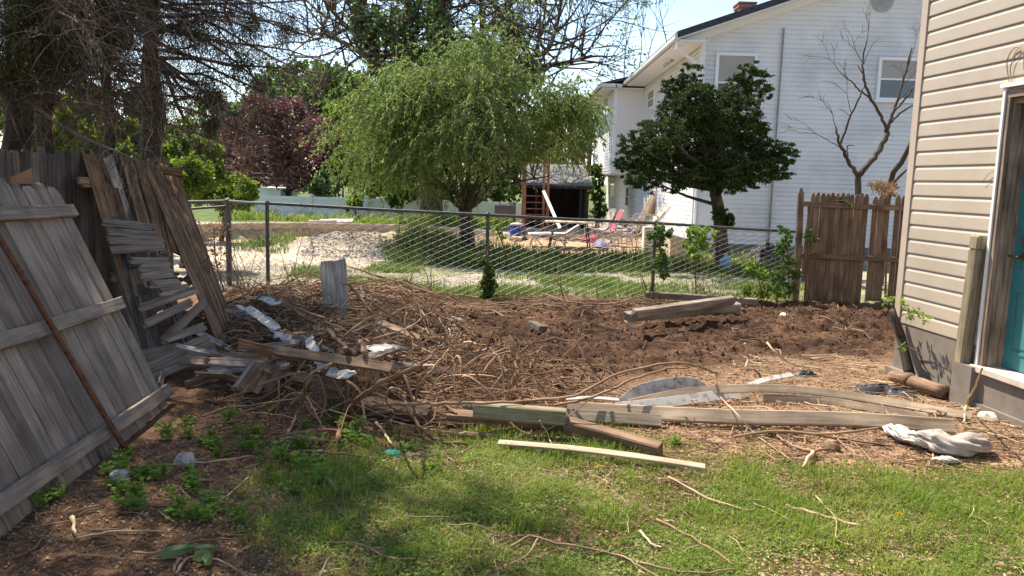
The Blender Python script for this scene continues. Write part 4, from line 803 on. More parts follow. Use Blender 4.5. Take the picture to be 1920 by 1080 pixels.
def tangle(name, lbl, cat, poly, n, lr, rr, zmax, mat, seed, sides=4, curl=.35, K=7, dirx=0.75):
    g = np.random.default_rng(seed); Pw = np.array(gp(poly))[:, :2]; lo = Pw.min(0); hi = Pw.max(0); out = []
    while len(out) < n:
        c = lo+(hi-lo)*g.random((n*3, 2)); m = poly_mask(c[:, 0], c[:, 1], Pw, .15) > g.random(len(c)); out += list(c[m])
    c = np.array(out[:n]); a = g.normal(0, dirx, n)+np.where(g.random(n) < .5, 0, math.pi); L = g.uniform(*lr, n); k = g.normal(0, curl, n)/.25
    t = np.linspace(-.5, .5, K); ang = a[:, None]+k[:, None]*t[None]*L[:, None]*1.2+.25*g.normal(size=(n, 1))*np.sin(t*7+g.random((n, 1))*6); st = L[:, None]/(K-1)
    x = c[:, 0:1]+np.cumsum(np.cos(ang)*st, 1)-np.cos(a)[:, None]*L[:, None]/2; y = c[:, 1:2]+np.cumsum(np.sin(ang)*st, 1)*.8-np.sin(a)[:, None]*L[:, None]*.4
    edge = poly_mask(x.ravel(), y.ravel(), Pw, .35).reshape(x.shape); zb = g.random(n)**1.8*zmax
    arch = (.3+.7*g.random((n, 1)))*np.sin((t+.5)*math.pi*g.uniform(.6, 1.4, (n, 1)))**2*.6; z = height(x, y)+.006+zb[:, None]*edge*(.5+arch)+g.normal(0, .2, (n, 1))*t[None]*zb[:, None]
    kk_ = g.normal(0, 1, (2, n, K))*L[:, None]*.012; x = x+kk_[0]; y = y+kk_[1]; z = np.maximum(z, height(x, y)+.003); R_ = (rr[0]*.6+(rr[1]*1.25-rr[0]*.6)*g.random(n)**2.2)[:, None]*np.linspace(1.1, .6, K)[None]
    mb = MB(); mb.tubes(np.stack([x, y, z], -1), R_, sides); return stuff(mb.build(name, mat), lbl, cat)
hp = [(370, 640), (430, 560), (560, 552), (760, 556), (860, 570), (880, 660), (820, 720), (690, 745), (560, 735), (470, 720), (400, 700)]
tangle('vine_tangle', 'tangle of torn brown vines and roots heaped over the broken boards', 'vines', hp, 280, (.35, 1.2), (.003, .011), .32, VINE, 1, curl=.28)
tangle('twig_tangle', 'straight broken twigs and splinters strewn through the debris heap', 'twigs', hp, 420, (.08, .45), (.0015, .009), .30, STRAW, 11, curl=.08, K=4, dirx=1.3)
tangle('root_tangle', 'darker roots and twigs deep inside the debris heap', 'roots', hp, 480, (.25, .9), (.003, .009), .24, VINED, 2)
tangle('vine_litter', 'brown vines lying along the wire fence behind the soil', 'vines', [(700, 590), (720, 556), (900, 560), (1100, 562), (1240, 566), (1220, 588), (1000, 590), (860, 600)], 210, (.35, 1.3), (.003, .008), .12, VINE, 3, dirx=.35)
mid = [(640, 800), (690, 740), (800, 690), (930, 676), (1120, 700), (1160, 740), (1060, 770), (960, 805), (800, 812)]
tangle('vine_tangle', 'tangle of pale vines draped over the lumber in the middle', 'vines', mid, 230, (.3, 1.0), (.0025, .008), .24, VINE, 4, curl=.6)
tangle('root_tangle', 'dark fine roots caught between beams in the middle', 'roots', mid, 240, (.2, .7), (.002, .006), .22, VINED, 5, curl=.7)
tangle('stick_litter', 'dry straw coloured sticks scattered before the tan house', 'sticks', [(1240, 720), (1380, 680), (1560, 668), (1680, 690), (1800, 745), (1930, 810), (1900, 830), (1700, 790), (1400, 790), (1200, 790)], 420, (.12, .5), (.0015, .0055), .06, STRAW, 6, curl=.25)
tangle('stick_litter', 'brown sticks mixed through the dirt beside the long boards', 'sticks', [(1060, 800), (1400, 790), (1930, 820), (1930, 890), (1500, 880), (1250, 860), (1080, 830)], 300, (.12, .6), (.0015, .0055), .035, VINE, 7, curl=.25)
tangle('twig_litter', 'fine twigs scattered over shaded dirt at lower left', 'twigs', [(-50, 1080), (60, 960), (300, 830), (420, 740), (560, 740), (700, 800), (760, 860), (600, 900), (520, 1080), (0, 1150)], 360, (.06, .38), (.001, .0042), .02, VINE, 8, curl=.3, K=5, dirx=1.2)
tangle('twig_litter', 'thin straw twigs scattered through the lawn', 'twigs', [(560, 920), (780, 850), (1300, 890), (1950, 910), (1950, 1120), (560, 1120)], 420, (.06, .40), (.001, .0042), .05, STRAW, 9, curl=.3, K=5, dirx=1.2)
tangle('twig_litter', 'short twigs and roots poking out of the turned soil', 'twigs', [(820, 680), (900, 600), (1200, 580), (1680, 580), (1650, 670), (1300, 690), (1000, 700)], 260, (.05, .4), (.0015, .005), .07, VINE, 10, curl=.3, K=5, dirx=1.0)
# root ball with fine hairs
c0 = G(655, 770, .0); c0 = np.array([c0[0], c0[1], .14]); n = 900; g = np.random.default_rng(5); d = g.normal(size=(n, 3)); d /= np.linalg.norm(d, axis=1)[:, None]; d[:, 2] = np.abs(d[:, 2])*.8-.25
K = 7; P = np.zeros((n, K, 3)); P[:, 0] = c0+d*.05; v = d.copy()
for k in range(1, K): v += g.normal(0, .55, (n, 3)); v /= np.linalg.norm(v, axis=1)[:, None]; P[:, k] = P[:, k-1]+v*g.uniform(.03, .06, (n, 1))*(1.0)
P[:, :, 2] = np.maximum(P[:, :, 2], .02); mb = MB(); mb.tubes(P, np.linspace(.0028, .001, K)[None]*g.uniform(.6, 1.5, (n, 1)), 3); o = mb.build('root_ball', VINE); tag(o, 'shaggy root ball of fine brown hairs beside the square beam', 'root ball')
# long looping vines around the root ball and over the beams
g = np.random.default_rng(88); n = 85; K = 13; Q = []
for i in range(n):
    px = g.uniform(560, 1010); py = g.uniform(715, 795) if px < 760 else g.uniform(700, 775); c = G(px, py); a = g.normal(0, .9); L = g.uniform(.5, 1.5); h = g.uniform(.05, .34); t = np.linspace(0, 1, K); ang = a+np.cumsum(g.normal(0, .22, K))+g.normal(0, 1.6)*t
    x = c[0]+np.cumsum(np.cos(ang))*L/K-.5*L*math.cos(a); y = c[1]+np.cumsum(np.sin(ang))*L/K*.7; zz = height(x, y)+.02+h*np.sin(t*math.pi*g.uniform(.7, 1.5)+g.uniform(0, .8))**2; Q.append(spline(np.stack([x, y, zz], 1), 2))
mb = MB(); R_ = (.003+.009*g.random(n)**2)[:, None]*np.linspace(1.15, .55, len(Q[0]))[None]; mb.tubes(np.array(Q), R_, 5); stuff(mb.build('looping_vines', VINE), 'long looping vines sprawled around the root ball and beams', 'vines')
# bark and wood chips
def chips(name, lbl, poly, n, sz, mat, seed, zup=.01):
    g = np.random.default_rng(seed); Pw = np.array(gp(poly))[:, :2]; lo = Pw.min(0); hi = Pw.max(0); c = lo+(hi-lo)*g.random((n*4, 2)); m = poly_mask(c[:, 0], c[:, 1], Pw, .2) > g.random(len(c)); c = c[m][:n]; n = len(c)
    z = height(c[:, 0], c[:, 1])+zup; D = g.normal(size=(n, 3)); D[:, 2] *= .25; mb = MB(); L = g.uniform(*sz, n); mb.leaves(np.stack([c[:, 0], c[:, 1], z], 1), D, L, L*g.uniform(.3, .8, n)); return stuff(mb.build(name, mat), lbl, 'litter')
CH1 = leafmat('dead_leaf', [(.10, .055, .03), (.24, .14, .08), (.42, .30, .18), (.55, .43, .30)], .12, .9)
CH2 = leafmat('soil_crumbs', [(.045, .027, .018), (.065, .039, .026), (.095, .058, .038), (.18, .12, .08)], .0, .95)
chips('leaf_litter', 'dead leaves and bark chips over the shaded dirt', [(-80, 1180), (40, 960), (300, 830), (420, 740), (600, 740), (760, 850), (560, 920), (540, 1180)], 9000, (.006, .026), CH1, 21)
chips('wood_chips', 'wood chips and dry leaf bits between sticks before the house', [(1060, 790), (1300, 690), (1700, 690), (1950, 800), (1950, 900), (1400, 880)], 12000, (.008, .03), CH1, 22)
chips('dry_litter', 'dry leaf bits lying between blades of lawn', [(560, 900), (780, 840), (1300, 880), (1950, 900), (1950, 1180), (540, 1180)], 15000, (.008, .03), CH1, 23, .026)
chips('bark_litter', 'bark bits and dead leaves strewn on debris heap', hp, 15000, (.008, .045), CH1, 24, .05)
def clods(name, lbl, poly, n, seed, mat, rmax=.03):
    g = np.random.default_rng(seed); Pw = np.array(gp(poly))[:, :2]; lo = Pw.min(0); hi = Pw.max(0); c = lo+(hi-lo)*g.random((n*4, 2)); m = poly_mask(c[:, 0], c[:, 1], Pw, .2) > g.random(len(c)); c = c[m][:n]; n = len(c)
    r = rmax*(.18+.82*g.random(n)**4); z = height(c[:, 0], c[:, 1])+r*.3
    t = (1+5**.5)/2; ico = np.array([[-1, t, 0], [1, t, 0], [-1, -t, 0], [1, -t, 0], [0, -1, t], [0, 1, t], [0, -1, -t], [0, 1, -t], [t, 0, -1], [t, 0, 1], [-t, 0, -1], [-t, 0, 1]])/1.9
    f = np.array([[0, 11, 5], [0, 5, 1], [0, 1, 7], [0, 7, 10], [0, 10, 11], [1, 5, 9], [5, 11, 4], [11, 10, 2], [10, 7, 6], [7, 1, 8], [3, 9, 4], [3, 4, 2], [3, 2, 6], [3, 6, 8], [3, 8, 9], [4, 9, 5], [2, 4, 11], [6, 2, 10], [8, 6, 7], [9, 8, 1]])
    V = ico[None]*r[:, None, None]*g.uniform(.55, 1.3, (n, 12, 1)); V[..., 2] *= .75; V += np.stack([c[:, 0], c[:, 1], z], 1)[:, None]; F_ = (np.arange(n)*12)[:, None, None]+f[None]
    mb = MB(); mb.add(V, [F_.reshape(-1, 3)]); return stuff(mb.build(name, mat), lbl, 'soil')
clods('soil_clods', 'dark brown clods over the turned soil bed', [(700, 640), (860, 594), (1000, 576), (1200, 572), (1350, 570), (1500, 568), (1700, 568), (1690, 640), (1640, 680), (1450, 680), (1300, 695), (1120, 712), (960, 732), (800, 710)], 16000, 31, CH2, .017)
clods('earth_crumbs', 'small crumbs of earth on the bare dirt by lawn', [(-60, 1150), (60, 960), (420, 740), (1050, 790), (1930, 820), (1930, 900), (1200, 860), (560, 900), (540, 1150)], 4500, 32, leafmat('earth', [(.10, .06, .035), (.18, .11, .065), (.26, .17, .11)], 0, .95), .011)

# ------------------------------------------------------------------ neighbour's lot
def gnd(x, y, dz=0): return np.array([x, y, HZ(x, y)+dz])
CURB = plain('curb_concrete', (.46, .36, .25), .9, .2, 3, dirt=(.30, .22, .15), bump=.3)
mb = MB(); aa = np.linspace(math.radians(192), math.radians(-8), 46); P = np.array([[PIT_C[0]+(PIT_R[0]*.985)*math.cos(a), PIT_C[1]+PIT_R[1]*.985*math.sin(a), 0] for a in aa])
for i in range(len(P)): P[i, 2] = -.13
cum = P; mb.sweep(cum, (0, 0, 1), .26, .50, .06, wob=.004); o = mb.build('pit_wall', CURB); tag(o, 'curved low concrete wall around the back of the sand pit', 'low wall')
# hose coil and panel on the wall
p = gnd(*G(612, 417)[:2], .05); p = G(605, 418, .18)
mb = MB(); tt_ = np.linspace(0, 6*math.pi, 60); mb.tube(np.stack([p[0]+(.42+.02*np.sin(tt_*3))*np.cos(tt_), p[1]+.3*np.sin(tt_), p[2]+.02+tt_*.003], 1), .03, 6); o = mb.build('hose', WHB); tag(o, 'pale coiled hose lying on the curved pit wall', 'hose')
p = G(628, 416, .22); mb = MB(); mb.board(p+np.array([-.5, 0, 0]), p+np.array([.55, .1, .04]), .4, .05, (0, -.2, 1), 4, .01); o = mb.build('white_board', WHB); tag(o, 'white board lying across the coiled hose', 'board')
# patio furniture
ALU = plain('pale_metal_frame', (.46, .43, .39), .4, .1, 12, .3); 
def fab(n, c): return plain(n, c, .8, .1, 6)
PINK = fab('pink_fabric', (.40, .08, .12)); BLUE = fab('lilac_blue_fabric', (.26, .26, .40)); TANF = fab('tan_sling', (.40, .34, .28))
def sling_chair(lbl, x, y, rz, fm, rec=.55, group='sling chairs on the patio'):
    t = thing('patio_chair', lbl, 'chair', gnd(x, y), group); R = Rz(rz); b = np.array(gnd(x, y))
    def T(p): return b+R @ np.array(p, float)
    bx = .42+.55*math.sin(rec); bz = .40+.62*math.cos(rec)
    for s_ in (-.27, .27):
        m_ = MB(); m_.tube([T(p) for p in [(0, s_, 0), (-.02, s_, .40), (.02, s_, .62), (.2, s_, .64), (.46, s_, .62), (.5, s_, .4), (.60, s_, 0)]], .016, 6, 4); m_.build('side_frame', ALU, t)
    m_ = MB(); m_.tube([T(p) for p in [(0, -.25, .42), (.42, -.25, .38), (bx, -.25, bz)]], .014, 6, 4); m_.tube([T(p) for p in [(0, .25, .42), (.42, .25, .38), (bx, .25, bz)]], .014, 6, 4); m_.tube([T((bx, -.25, bz)), T((bx+.02, 0, bz+.02)), T((bx, .25, bz))], .014, 6, 3); m_.tube([T((0, -.25, .42)), T((0, .25, .42))], .014, 6); m_.build('seat_frame', ALU, t)
    m_ = MB(); P = spline([T(p) for p in [(0, 0, .42), (.2, 0, .37), (.42, 0, .38), (.42+(bx-.42)*.5, 0, .38+(bz-.38)*.45), (bx, 0, bz)]], 4); m_.sweep(P, R @ np.array([-.5, 0, .8]), .47, .012); m_.build('sling', fm, t)
def GX(px, Y): return float(A(px, 440, Y)[0])
sling_chair('pink folding patio chair with fabric bundled on it left of the blue one', GX(1116, 21.6), 21.6, .15, PINK); sling_chair('lilac blue reclining patio chair between the pink chair and the tan stack', GX(1150, 21.3), 21.3, .1, BLUE, .7)
sling_chair('tan sling patio chair just behind the pink one', GX(1104, 22.6), 22.6, .3, TANF)
for k in range(3): sling_chair(['lowest tan sling chair of the stack by the white house', 'middle tan sling chair of the stack by the white house', 'topmost tan sling chair of the stack by the white house'][k], GX(1172+k*9, 20.4), 20.4-k*.05, .1, TANF, .75, 'tan sling chairs stacked on the patio')
for o in [o for o in S.objects if o.get('label', '').startswith('middle tan sling')]: o.location.z += .13
for o in [o for o in S.objects if o.get('label', '').startswith('topmost tan sling')]: o.location.z += .26
# cushions bundle
crumple('towel', 'crumpled pink towel heaped on the patio beside the table', 'towel', (GX(1108, 20.9), 20.9), .45, .4, .22, .4, PINK, 4, 40, 30, lift=.12)
crumple('towel', 'blue and white towel hanging low beside the pink one', 'towel', (GX(1128, 20.7), 20.7), .4, .4, .18, .9, BLUE, 6, 40, 30, lift=.05)
# table
tx, ty = GX(1068, 20.2), 20.2; tb = thing('patio_table', 'oval tan topped patio table with dark legs behind the chain link fence', 'table', gnd(tx, ty)); b = gnd(tx, ty); m_ = MB(); a = np.linspace(0, 2*math.pi, 33)[:-1]
V = [[tx+.64*math.cos(t_), ty+.45*math.sin(t_), b[2]+z] for z in (.66, .695) for t_ in a]; n = 32; m_.add(V, [[list(range(n-1, -1, -1))], [[n+i for i in range(n)]], [[i, (i+1) % n, n+(i+1) % n, n+i] for i in range(n)]]); m_.build('table_top', plain('tan_table_top', (.55, .45, .33), .5, .1, 4), tb)
for sx, sy in ((-1, -1), (1, -1), (-1, 1), (1, 1)): m_ = MB(); m_.tube([(tx+sx*.40, ty+sy*.28, b[2]+.66), (tx+sx*.46, ty+sy*.32, b[2]+.3), (tx+sx*.5, ty+sy*.36, b[2])], .02, 6, 3); m_.build('leg', DARKM, tb)
m_ = MB(); m_.tube([(tx+.42*math.cos(t_), ty+.3*math.sin(t_), b[2]+.22) for t_ in np.linspace(0, 2*math.pi, 20)], .012, 5); m_.build('brace', DARKM, tb)
# chaise lounge
x0, x1, cy = GX(990, 20.6), GX(1052, 20.6), 20.6; ch = thing('chaise_lounge', 'low white framed lounger lying left of the oval table', 'lounger', gnd((x0+x1)/2, cy)); zb = HZ((x0+x1)/2, cy)
m_ = MB()
for s_ in (-.28, .28): m_.tube([(x0, cy+s_, zb+.3), (x0+.5, cy+s_, zb+.33), (x1+.1, cy+s_, zb+.32), (x1+.45, cy+s_, zb+.55)], .022, 6, 3)
m_.build('frame', WHB, ch); m_ = MB(); m_.sweep([(x0, cy, zb+.33), (x0+.5, cy, zb+.36), (x1+.1, cy, zb+.35), (x1+.45, cy, zb+.58)], (0, 0, 1), .5, .015); m_.build('sling', fab('white_sling', (.55, .55, .52)), ch)
for xx in (x0+.15, x1-.1): m_ = MB(); m_.tube([(xx-.1, cy-.3, zb), (xx, cy-.29, zb+.3), (xx, cy+.29, zb+.3), (xx-.1, cy+.3, zb)], .018, 6); m_.tube([(xx+.25, cy-.3, zb), (xx, cy-.29, zb+.28)], .018, 6); m_.build('leg', WHB, ch)
# cooler
x, y = GX(968, 23.1), 23.1; zb = HZ(x, y); co = thing('cooler', 'blue barrel drinks cooler with white lid by the red rack', 'cooler', (x, y, zb)); m_ = MB(); m_.lathe((x, y, zb), [(.17, 0), (.19, .03), (.185, .2), (.19, .4), (.18, .41)], 20); m_.build('barrel', plain('blue_plastic', (.02, .06, .32), .35, .08, 5), co)
m_ = MB(); m_.lathe((x, y, zb+.41), [(.195, 0), (.195, .04), (.12, .06), (.05, .075)], 20); m_.build('lid', WHB, co); m_ = MB(); m_.tube([(x-.1, y-.19, zb+.08), (x-.1, y-.24, zb+.07)], .015, 6); m_.build('spigot', WHB, co)
crumple('black_bag', 'black bag lying at the foot of the blue cooler', 'bag', (GX(972, 22.6), 22.6), .5, .35, .2, 0, plain('black_bag_plastic', (.02, .02, .022), .35, .1, 9), 8, 40, 30)
# red wooden rack / frame
RED = wood('red_brown_post', (.23, .115, .08), (.32, .18, .13), (.13, .05, .035), var=.1)
rk = thing('wooden_rack', 'red brown timber frame with thin rungs standing beside the patio', 'frame', gnd(GX(981, 24), 24))
for px, w, yb in ((981, .13, 24.0), (1026, .085, 24.6), (1018, .07, 24.2)):
    xx = GX(px, yb); m_ = MB(); m_.board((xx, yb, -.02), (xx-.03, yb, 2.45), w, w, (0, -1, 0), 4, .001); m_.build('post', RED, rk)
for k, py in enumerate((367, 379, 391, 402, 415)): m_ = MB(); p = A(985, py, 24.05); q_ = A(1024, py+1, 24.4); m_.tube([p, q_], .016, 6); m_.build('rung', RED, rk)
def stand(lbl, a, b, Y0, Y1, w, t, mat, name='leaning_board'): mb = MB(); mb.board(A(*a, Y0), A(*b, Y1), w, t, (0, -1, .1), 5, .001); return tag(mb.build(name, mat), lbl, 'board')
stand('white board leaning against the red timber frame', (1050, 428), (1019, 358), 22.0, 23.4, .09, .03, WHB)
stand('left pale timber leaning against the white house', (1190, 437), (1222, 368), 20.6, 21.8, .11, .04, PALE); stand('right pale timber leaning against the white house', (1205, 437), (1227, 366), 20.8, 22.0, .12, .04, TIMBER)
stand('tan board standing upright beside the leaning timbers', (1222, 440), (1226, 372), 21.8, 22.1, .12, .04, TIMBERB)
# lean-to under the deck
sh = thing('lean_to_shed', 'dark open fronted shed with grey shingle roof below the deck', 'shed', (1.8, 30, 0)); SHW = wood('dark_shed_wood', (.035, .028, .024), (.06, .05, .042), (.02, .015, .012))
xa, xb = GX(978, 29.2), A(1111, 345, 29.2)[0]; z1 = A(1050, 348, 29.2)[2]; z2 = A(1050, 318, 31.5)[2]
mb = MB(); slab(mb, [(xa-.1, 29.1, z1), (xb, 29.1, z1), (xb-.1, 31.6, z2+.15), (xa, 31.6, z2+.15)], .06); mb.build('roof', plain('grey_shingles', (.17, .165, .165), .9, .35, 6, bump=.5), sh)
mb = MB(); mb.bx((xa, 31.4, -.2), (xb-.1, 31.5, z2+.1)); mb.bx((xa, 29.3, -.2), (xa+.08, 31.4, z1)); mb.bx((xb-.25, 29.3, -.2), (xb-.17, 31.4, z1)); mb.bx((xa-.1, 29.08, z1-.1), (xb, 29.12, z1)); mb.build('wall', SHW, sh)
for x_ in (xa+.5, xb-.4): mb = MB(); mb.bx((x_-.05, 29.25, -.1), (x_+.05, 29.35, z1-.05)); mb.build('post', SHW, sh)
# deck
dk = thing('wooden_deck', 'raised brown wooden deck with baluster railing beside the white house', 'deck', (2, 35.5, 0)); z0 = A(1090, 318, 35.5)[2]; zr = A(1090, 262, 35.5)[2]; xa = GX(1000, 35.5); DKW = wood('deck_wood', (.16, .10, .07), (.24, .16, .11), (.07, .045, .03))
mb = MB(); mb.bx((xa, 35.3, z0-.25), (WX, 38.5, z0)); mb.build('floor', DKW, dk); mb = MB(); mb.bx((xa, 35.28, zr-.05), (3.6, 35.38, zr)); mb.bx((xa, 35.29, z0+.08), (3.6, 35.36, z0+.14)); mb.build('rail', DKW, dk)
mb = MB(); x_ = xa
while x_ < 3.6: mb.bx((x_, 35.31, z0+.14), (x_+.05, 35.35, zr-.05)); x_ += .14
mb.build('balusters', DKW, dk)
for x_ in (xa+.05, 1.6, 3.2): mb = MB(); mb.bx((x_-.06, 35.28, -.2), (x_+.06, 35.4, zr+.05)); mb.build('post', DKW, dk)
# grill cover, bins, jug, white louvre, bulkhead
crumple('grill_cover', 'large black cover standing behind vines near the picket fence', 'cover', (GX(1437, 16.6), 16.6), .8, .8, 1.0, 0, DARKM, 14, 50, 40, .08)
crumple('bin_cover', 'dark rounded covered bin before the vinyl fence', 'bin', (GX(832, 31.5), 31.5), .9, .9, 1.1, 0, plain('dark_blue_cover', (.02, .028, .045), .5, .1, 3), 15, 50, 40, .2)
x, y = A(1361, 488, 15.6)[0], 15.6; zb = HZ(x, y); j = thing('water_jug', 'clear blue plastic jug on grass near the dark tree trunk', 'jug', (x, y, zb)); mb = MB(); mb.lathe((x, y, zb+.02), [(.10, 0), (.12, .02), (.12, .2), (.05, .3), (.03, .32)], 14); mb.build('bottle', plain('pale_blue_plastic', (.22, .34, .46), .3, .05, 4), j); mb = MB(); mb.lathe((x, y, zb+.34), [(.035, 0), (.035, .03)], 12); mb.build('cap', WHB, j)
x, y = A(1216, 440, 19.2)[0], 19.2; zb = HZ(x, y); l = thing('louvred_unit', 'small white louvred cabinet standing at the end of the chair stack', 'cabinet', (x, y, zb)); mb = MB(); mb.bx((x-.13, y-.1, zb), (x-.10, y+.12, zb+.62)); mb.bx((x+.10, y-.1, zb), (x+.13, y+.12, zb+.62)); mb.bx((x-.13, y-.1, zb+.62), (x+.13, y+.12, zb+.65)); mb.bx((x-.1, y+.09, zb), (x+.1, y+.12, zb+.62)); mb.build('case', WHITEV, l)
mb = MB(); [mb.box((x, y-.03, zb+.08+k*.085), (.19, .09, .015), Rxm(.5)) for k in range(7)]; mb.build('louvres', WHITEV, l)
bk = thing('bulkhead', 'low tan masonry bulkhead with white sloping top beside white house', 'bulkhead', (3.9, 18.6, 0)); x0 = A(1248, 450, 18.9)[0]; x1 = A(1305, 460, 18.9)[0]
mb = MB(); z0 = A(1250, 438, 18.9)[2]; z1 = A(1300, 455, 18.9)[2]; V = np.array([(x0, 18.3, -.1), (x1, 18.3, -.1), (x1, 18.3, z1), (x0, 18.3, z0), (x0, 19.7, -.1), (x1, 19.7, -.1), (x1, 19.7, z1), (x0, 19.7, z0)]); mb.add(V, [[[0, 1, 2, 3], [7, 6, 5, 4], [0, 3, 7, 4], [1, 5, 6, 2], [3, 2, 6, 7]]]); mb.build('masonry', plain('tan_masonry', (.46, .38, .29), .9, .1, 4), bk)
mb = MB(); slab(mb, [(x0-.05, 18.22, z0+.01), (x1+.04, 18.22, z1), (x1+.04, 19.8, z1), (x0-.05, 19.8, z0+.01)], .04); mb.build('cover', WHITEV, bk)
# white trailer beyond the vinyl fence
a = A(486, 352, 38); b = A(526, 366, 38); tr = thing('white_trailer', 'flat white trailer roof showing above the vinyl fence', 'trailer', (a[0], 39, -.4)); mb = MB(); mb.bx((a[0], 38, .0), (b[0], 41, a[2]-.1)); mb.build('body', WHITEV, tr); mb = MB(); slab(mb, [(a[0]-.05, 37.9, a[2]-.09), (b[0]+.05, 37.9, a[2]-.09), (b[0]+.05, 41.1, a[2]), (a[0]-.05, 41.1, a[2])], .07); mb.build('roof', WHITEV, tr)
mb = MB(); mb.lathe((a[0]+.3, 38.3, -.05), [(.02, -.12), (.3, -.1), (.3, .1), (.02, .12)], 16, (0, 1, 0)); mb.build('wheel', DARKM, tr)
# grey metal bench things left of the frame
x, y = GX(946, 25), 25; t = thing('metal_grill', 'grey metal grill box on thin legs left of the red frame', 'grill', gnd(x, y)); mb = MB(); mb.bx((x-.32, y-.2, .55), (x+.32, y+.2, .8)); mb.tubes(np.array([[(x-.33, y, .8), (x+.33, y, .8)]]), np.array([[.2, .2]]), 14); mb.build('lid', GALV, t)
for s_ in (-.28, .28): mb = MB(); mb.tube([(x+s_, y, .55), (x+s_, y, 0)], .02, 6); mb.build('leg', DARKM, t)
# overhead wires across the back gardens
mb = MB()
for py in (322, 331):
    p = A(420, py, 36); q_ = A(900, py+9, 37); mb.tube([p, (p+q_)/2-np.array([0, 0, .12]), q_], .012, 4, 6)
o = mb.build('clothes_lines', GALV); tag(o, 'two thin clothes lines strung before the red leaved tree', 'clothes lines')
# ------------------------------------------------------------------ vegetation
L_WIL = leafmat('willow_leaf', [(.075, .12, .034), (.13, .205, .055), (.21, .31, .09), (.36, .45, .20)], .45, .5)
L_YEW = leafmat('cypress_leaf', [(.010, .020, .005), (.024, .046, .010), (.055, .092, .018), (.12, .17, .035)], .12, .6, 2.0)  # lightest stops stand in for sunlit spray tips, put into the leaf colour
L_LIME = leafmat('lime_leaf', [(.07, .12, .02), (.13, .21, .035), (.20, .29, .05)], .5)
L_GRN = leafmat('green_leaf', [(.045, .085, .022), (.08, .14, .035), (.13, .20, .06)], .35)
L_PALE = leafmat('pale_green_leaf', [(.10, .14, .055), (.15, .21, .085), (.21, .27, .12)], .4)
L_RED = leafmat('maroon_leaf', [(.07, .036, .036), (.13, .062, .058), (.21, .11, .095), (.27, .19, .15)], .25)
L_IVY = leafmat('ivy_leaf', [(.08, .13, .05), (.14, .215, .08), (.22, .31, .13)], .35)
L_CON = leafmat('conifer_spray', [(.03, .036, .018), (.055, .065, .028), (.09, .09, .04), (.14, .11, .06)], .12, .8, 1.5)
L_WEED = leafmat('weed_leaf', [(.12, .20, .04), (.19, .31, .06), (.28, .40, .10)], .4, .5, 3)
L_GRASS = leafmat('grass_blade', [(.085, .14, .022), (.15, .23, .035), (.23, .31, .055), (.38, .37, .14)], .42, .6, 1.8)
L_GRASS2 = leafmat('long_grass', [(.07, .12, .022), (.12, .19, .04), (.22, .27, .08)], .35, .6, 1.0)
def unit(v): return v/(np.linalg.norm(v, axis=-1, keepdims=True)+1e-9)
def grow(start, d, L, r, depth, nb, spread=.7, droop=0., K=6, g=None, out=None, tips=None, shrink=.62, up=.0):
    """recursive branches; every branch a K-point polyline"""
    g = g or rng; P = [np.array(start, float)]; v = np.array(d, float); v /= np.linalg.norm(v)
    for k in range(K-1):
        v = v+g.normal(0, .11, 3)+np.array([0, 0, up-droop]); v /= np.linalg.norm(v); P.append(P[-1]+v*L/(K-1))
    P = np.array(P); out.append((P, np.linspace(r, r*.5, K)))
    if depth == 0: tips.append((P[-1], v)); return
    for i in range(nb):
        k = g.integers(2, K) if i < nb-1 else K-1; w = g.normal(size=3); w -= v*np.dot(w, v); w /= np.linalg.norm(w); a = g.uniform(.35, 1.0)*spread
        grow(P[k], (P[k]-P[k-1])/np.linalg.norm(P[k]-P[k-1])*math.cos(a)+w*math.sin(a), L*g.uniform(shrink-.12, shrink+.12), max(r*.55*(1-k*.04), .004), depth-1, nb, spread, droop, K, g, out, tips, shrink, up)
def add_branches(mb, out, sides=5):
    K = len(out[0][0]); mb.tubes(np.array([o_[0] for o_ in out]), np.array([o_[1] for o_ in out]), sides)
def clump_leaves(mb, clumps, n, ln, wd, g, sub=.30, per=26, flat=1.0, shell=.55, updir=None, broad=False, jitter=.2):
    """clumps: list of (centre, radii(3)); leaves gathered in small sprays near each clump's surface"""
    C = np.array([c for c, r in clumps]); Rr = np.array([np.broadcast_to(r, 3) for c, r in clumps], float); wt = np.prod(Rr, 1)**(2/3.); wt /= wt.sum(); ns = max(1, n//per); ci = g.choice(len(C), ns, p=wt)
    d = unit(g.normal(size=(ns, 3))); rad = shell+(1-shell)*g.random(ns)**.6; rad *= (1+g.normal(0, jitter, ns)*.5); sc = C[ci]+d*Rr[ci]*rad[:, None]; sr = Rr[ci].min(1)*sub
    k = np.repeat(np.arange(ns), per); off = g.normal(size=(len(k), 3))*sr[k][:, None]*.5; off[:, 2] *= flat; pos = sc[k]+off
    D = unit(d[k]*.6+g.normal(size=(len(k), 3))*.8+(np.array(updir) if updir is not None else 0)); L_ = g.uniform(.65, 1.25, len(k))*ln
    (mb.broad if broad else mb.leaves)(pos, D, L_, L_*wd/ln*g.uniform(.8, 1.2, len(k)))
def pxclumps(lst, Y, dy, g, zr=1.0, yr=1.0):
    out = []
    for px, py, r in lst:
        R_ = r*Y/FPX; out.append((A(px, py, Y+g.normal(0, dy)), (R_, R_*yr, R_*zr)))
    return out
def tree_obj(name, lbl, cat, base, mbt, trunkmat, crowns, group=None):
    t = thing(name, lbl, cat, base, group)
    if mbt is not None: mbt.build('trunk', trunkmat, t, True)
    for nm, mb, m in crowns: mb.build(nm, m, t)
    return t

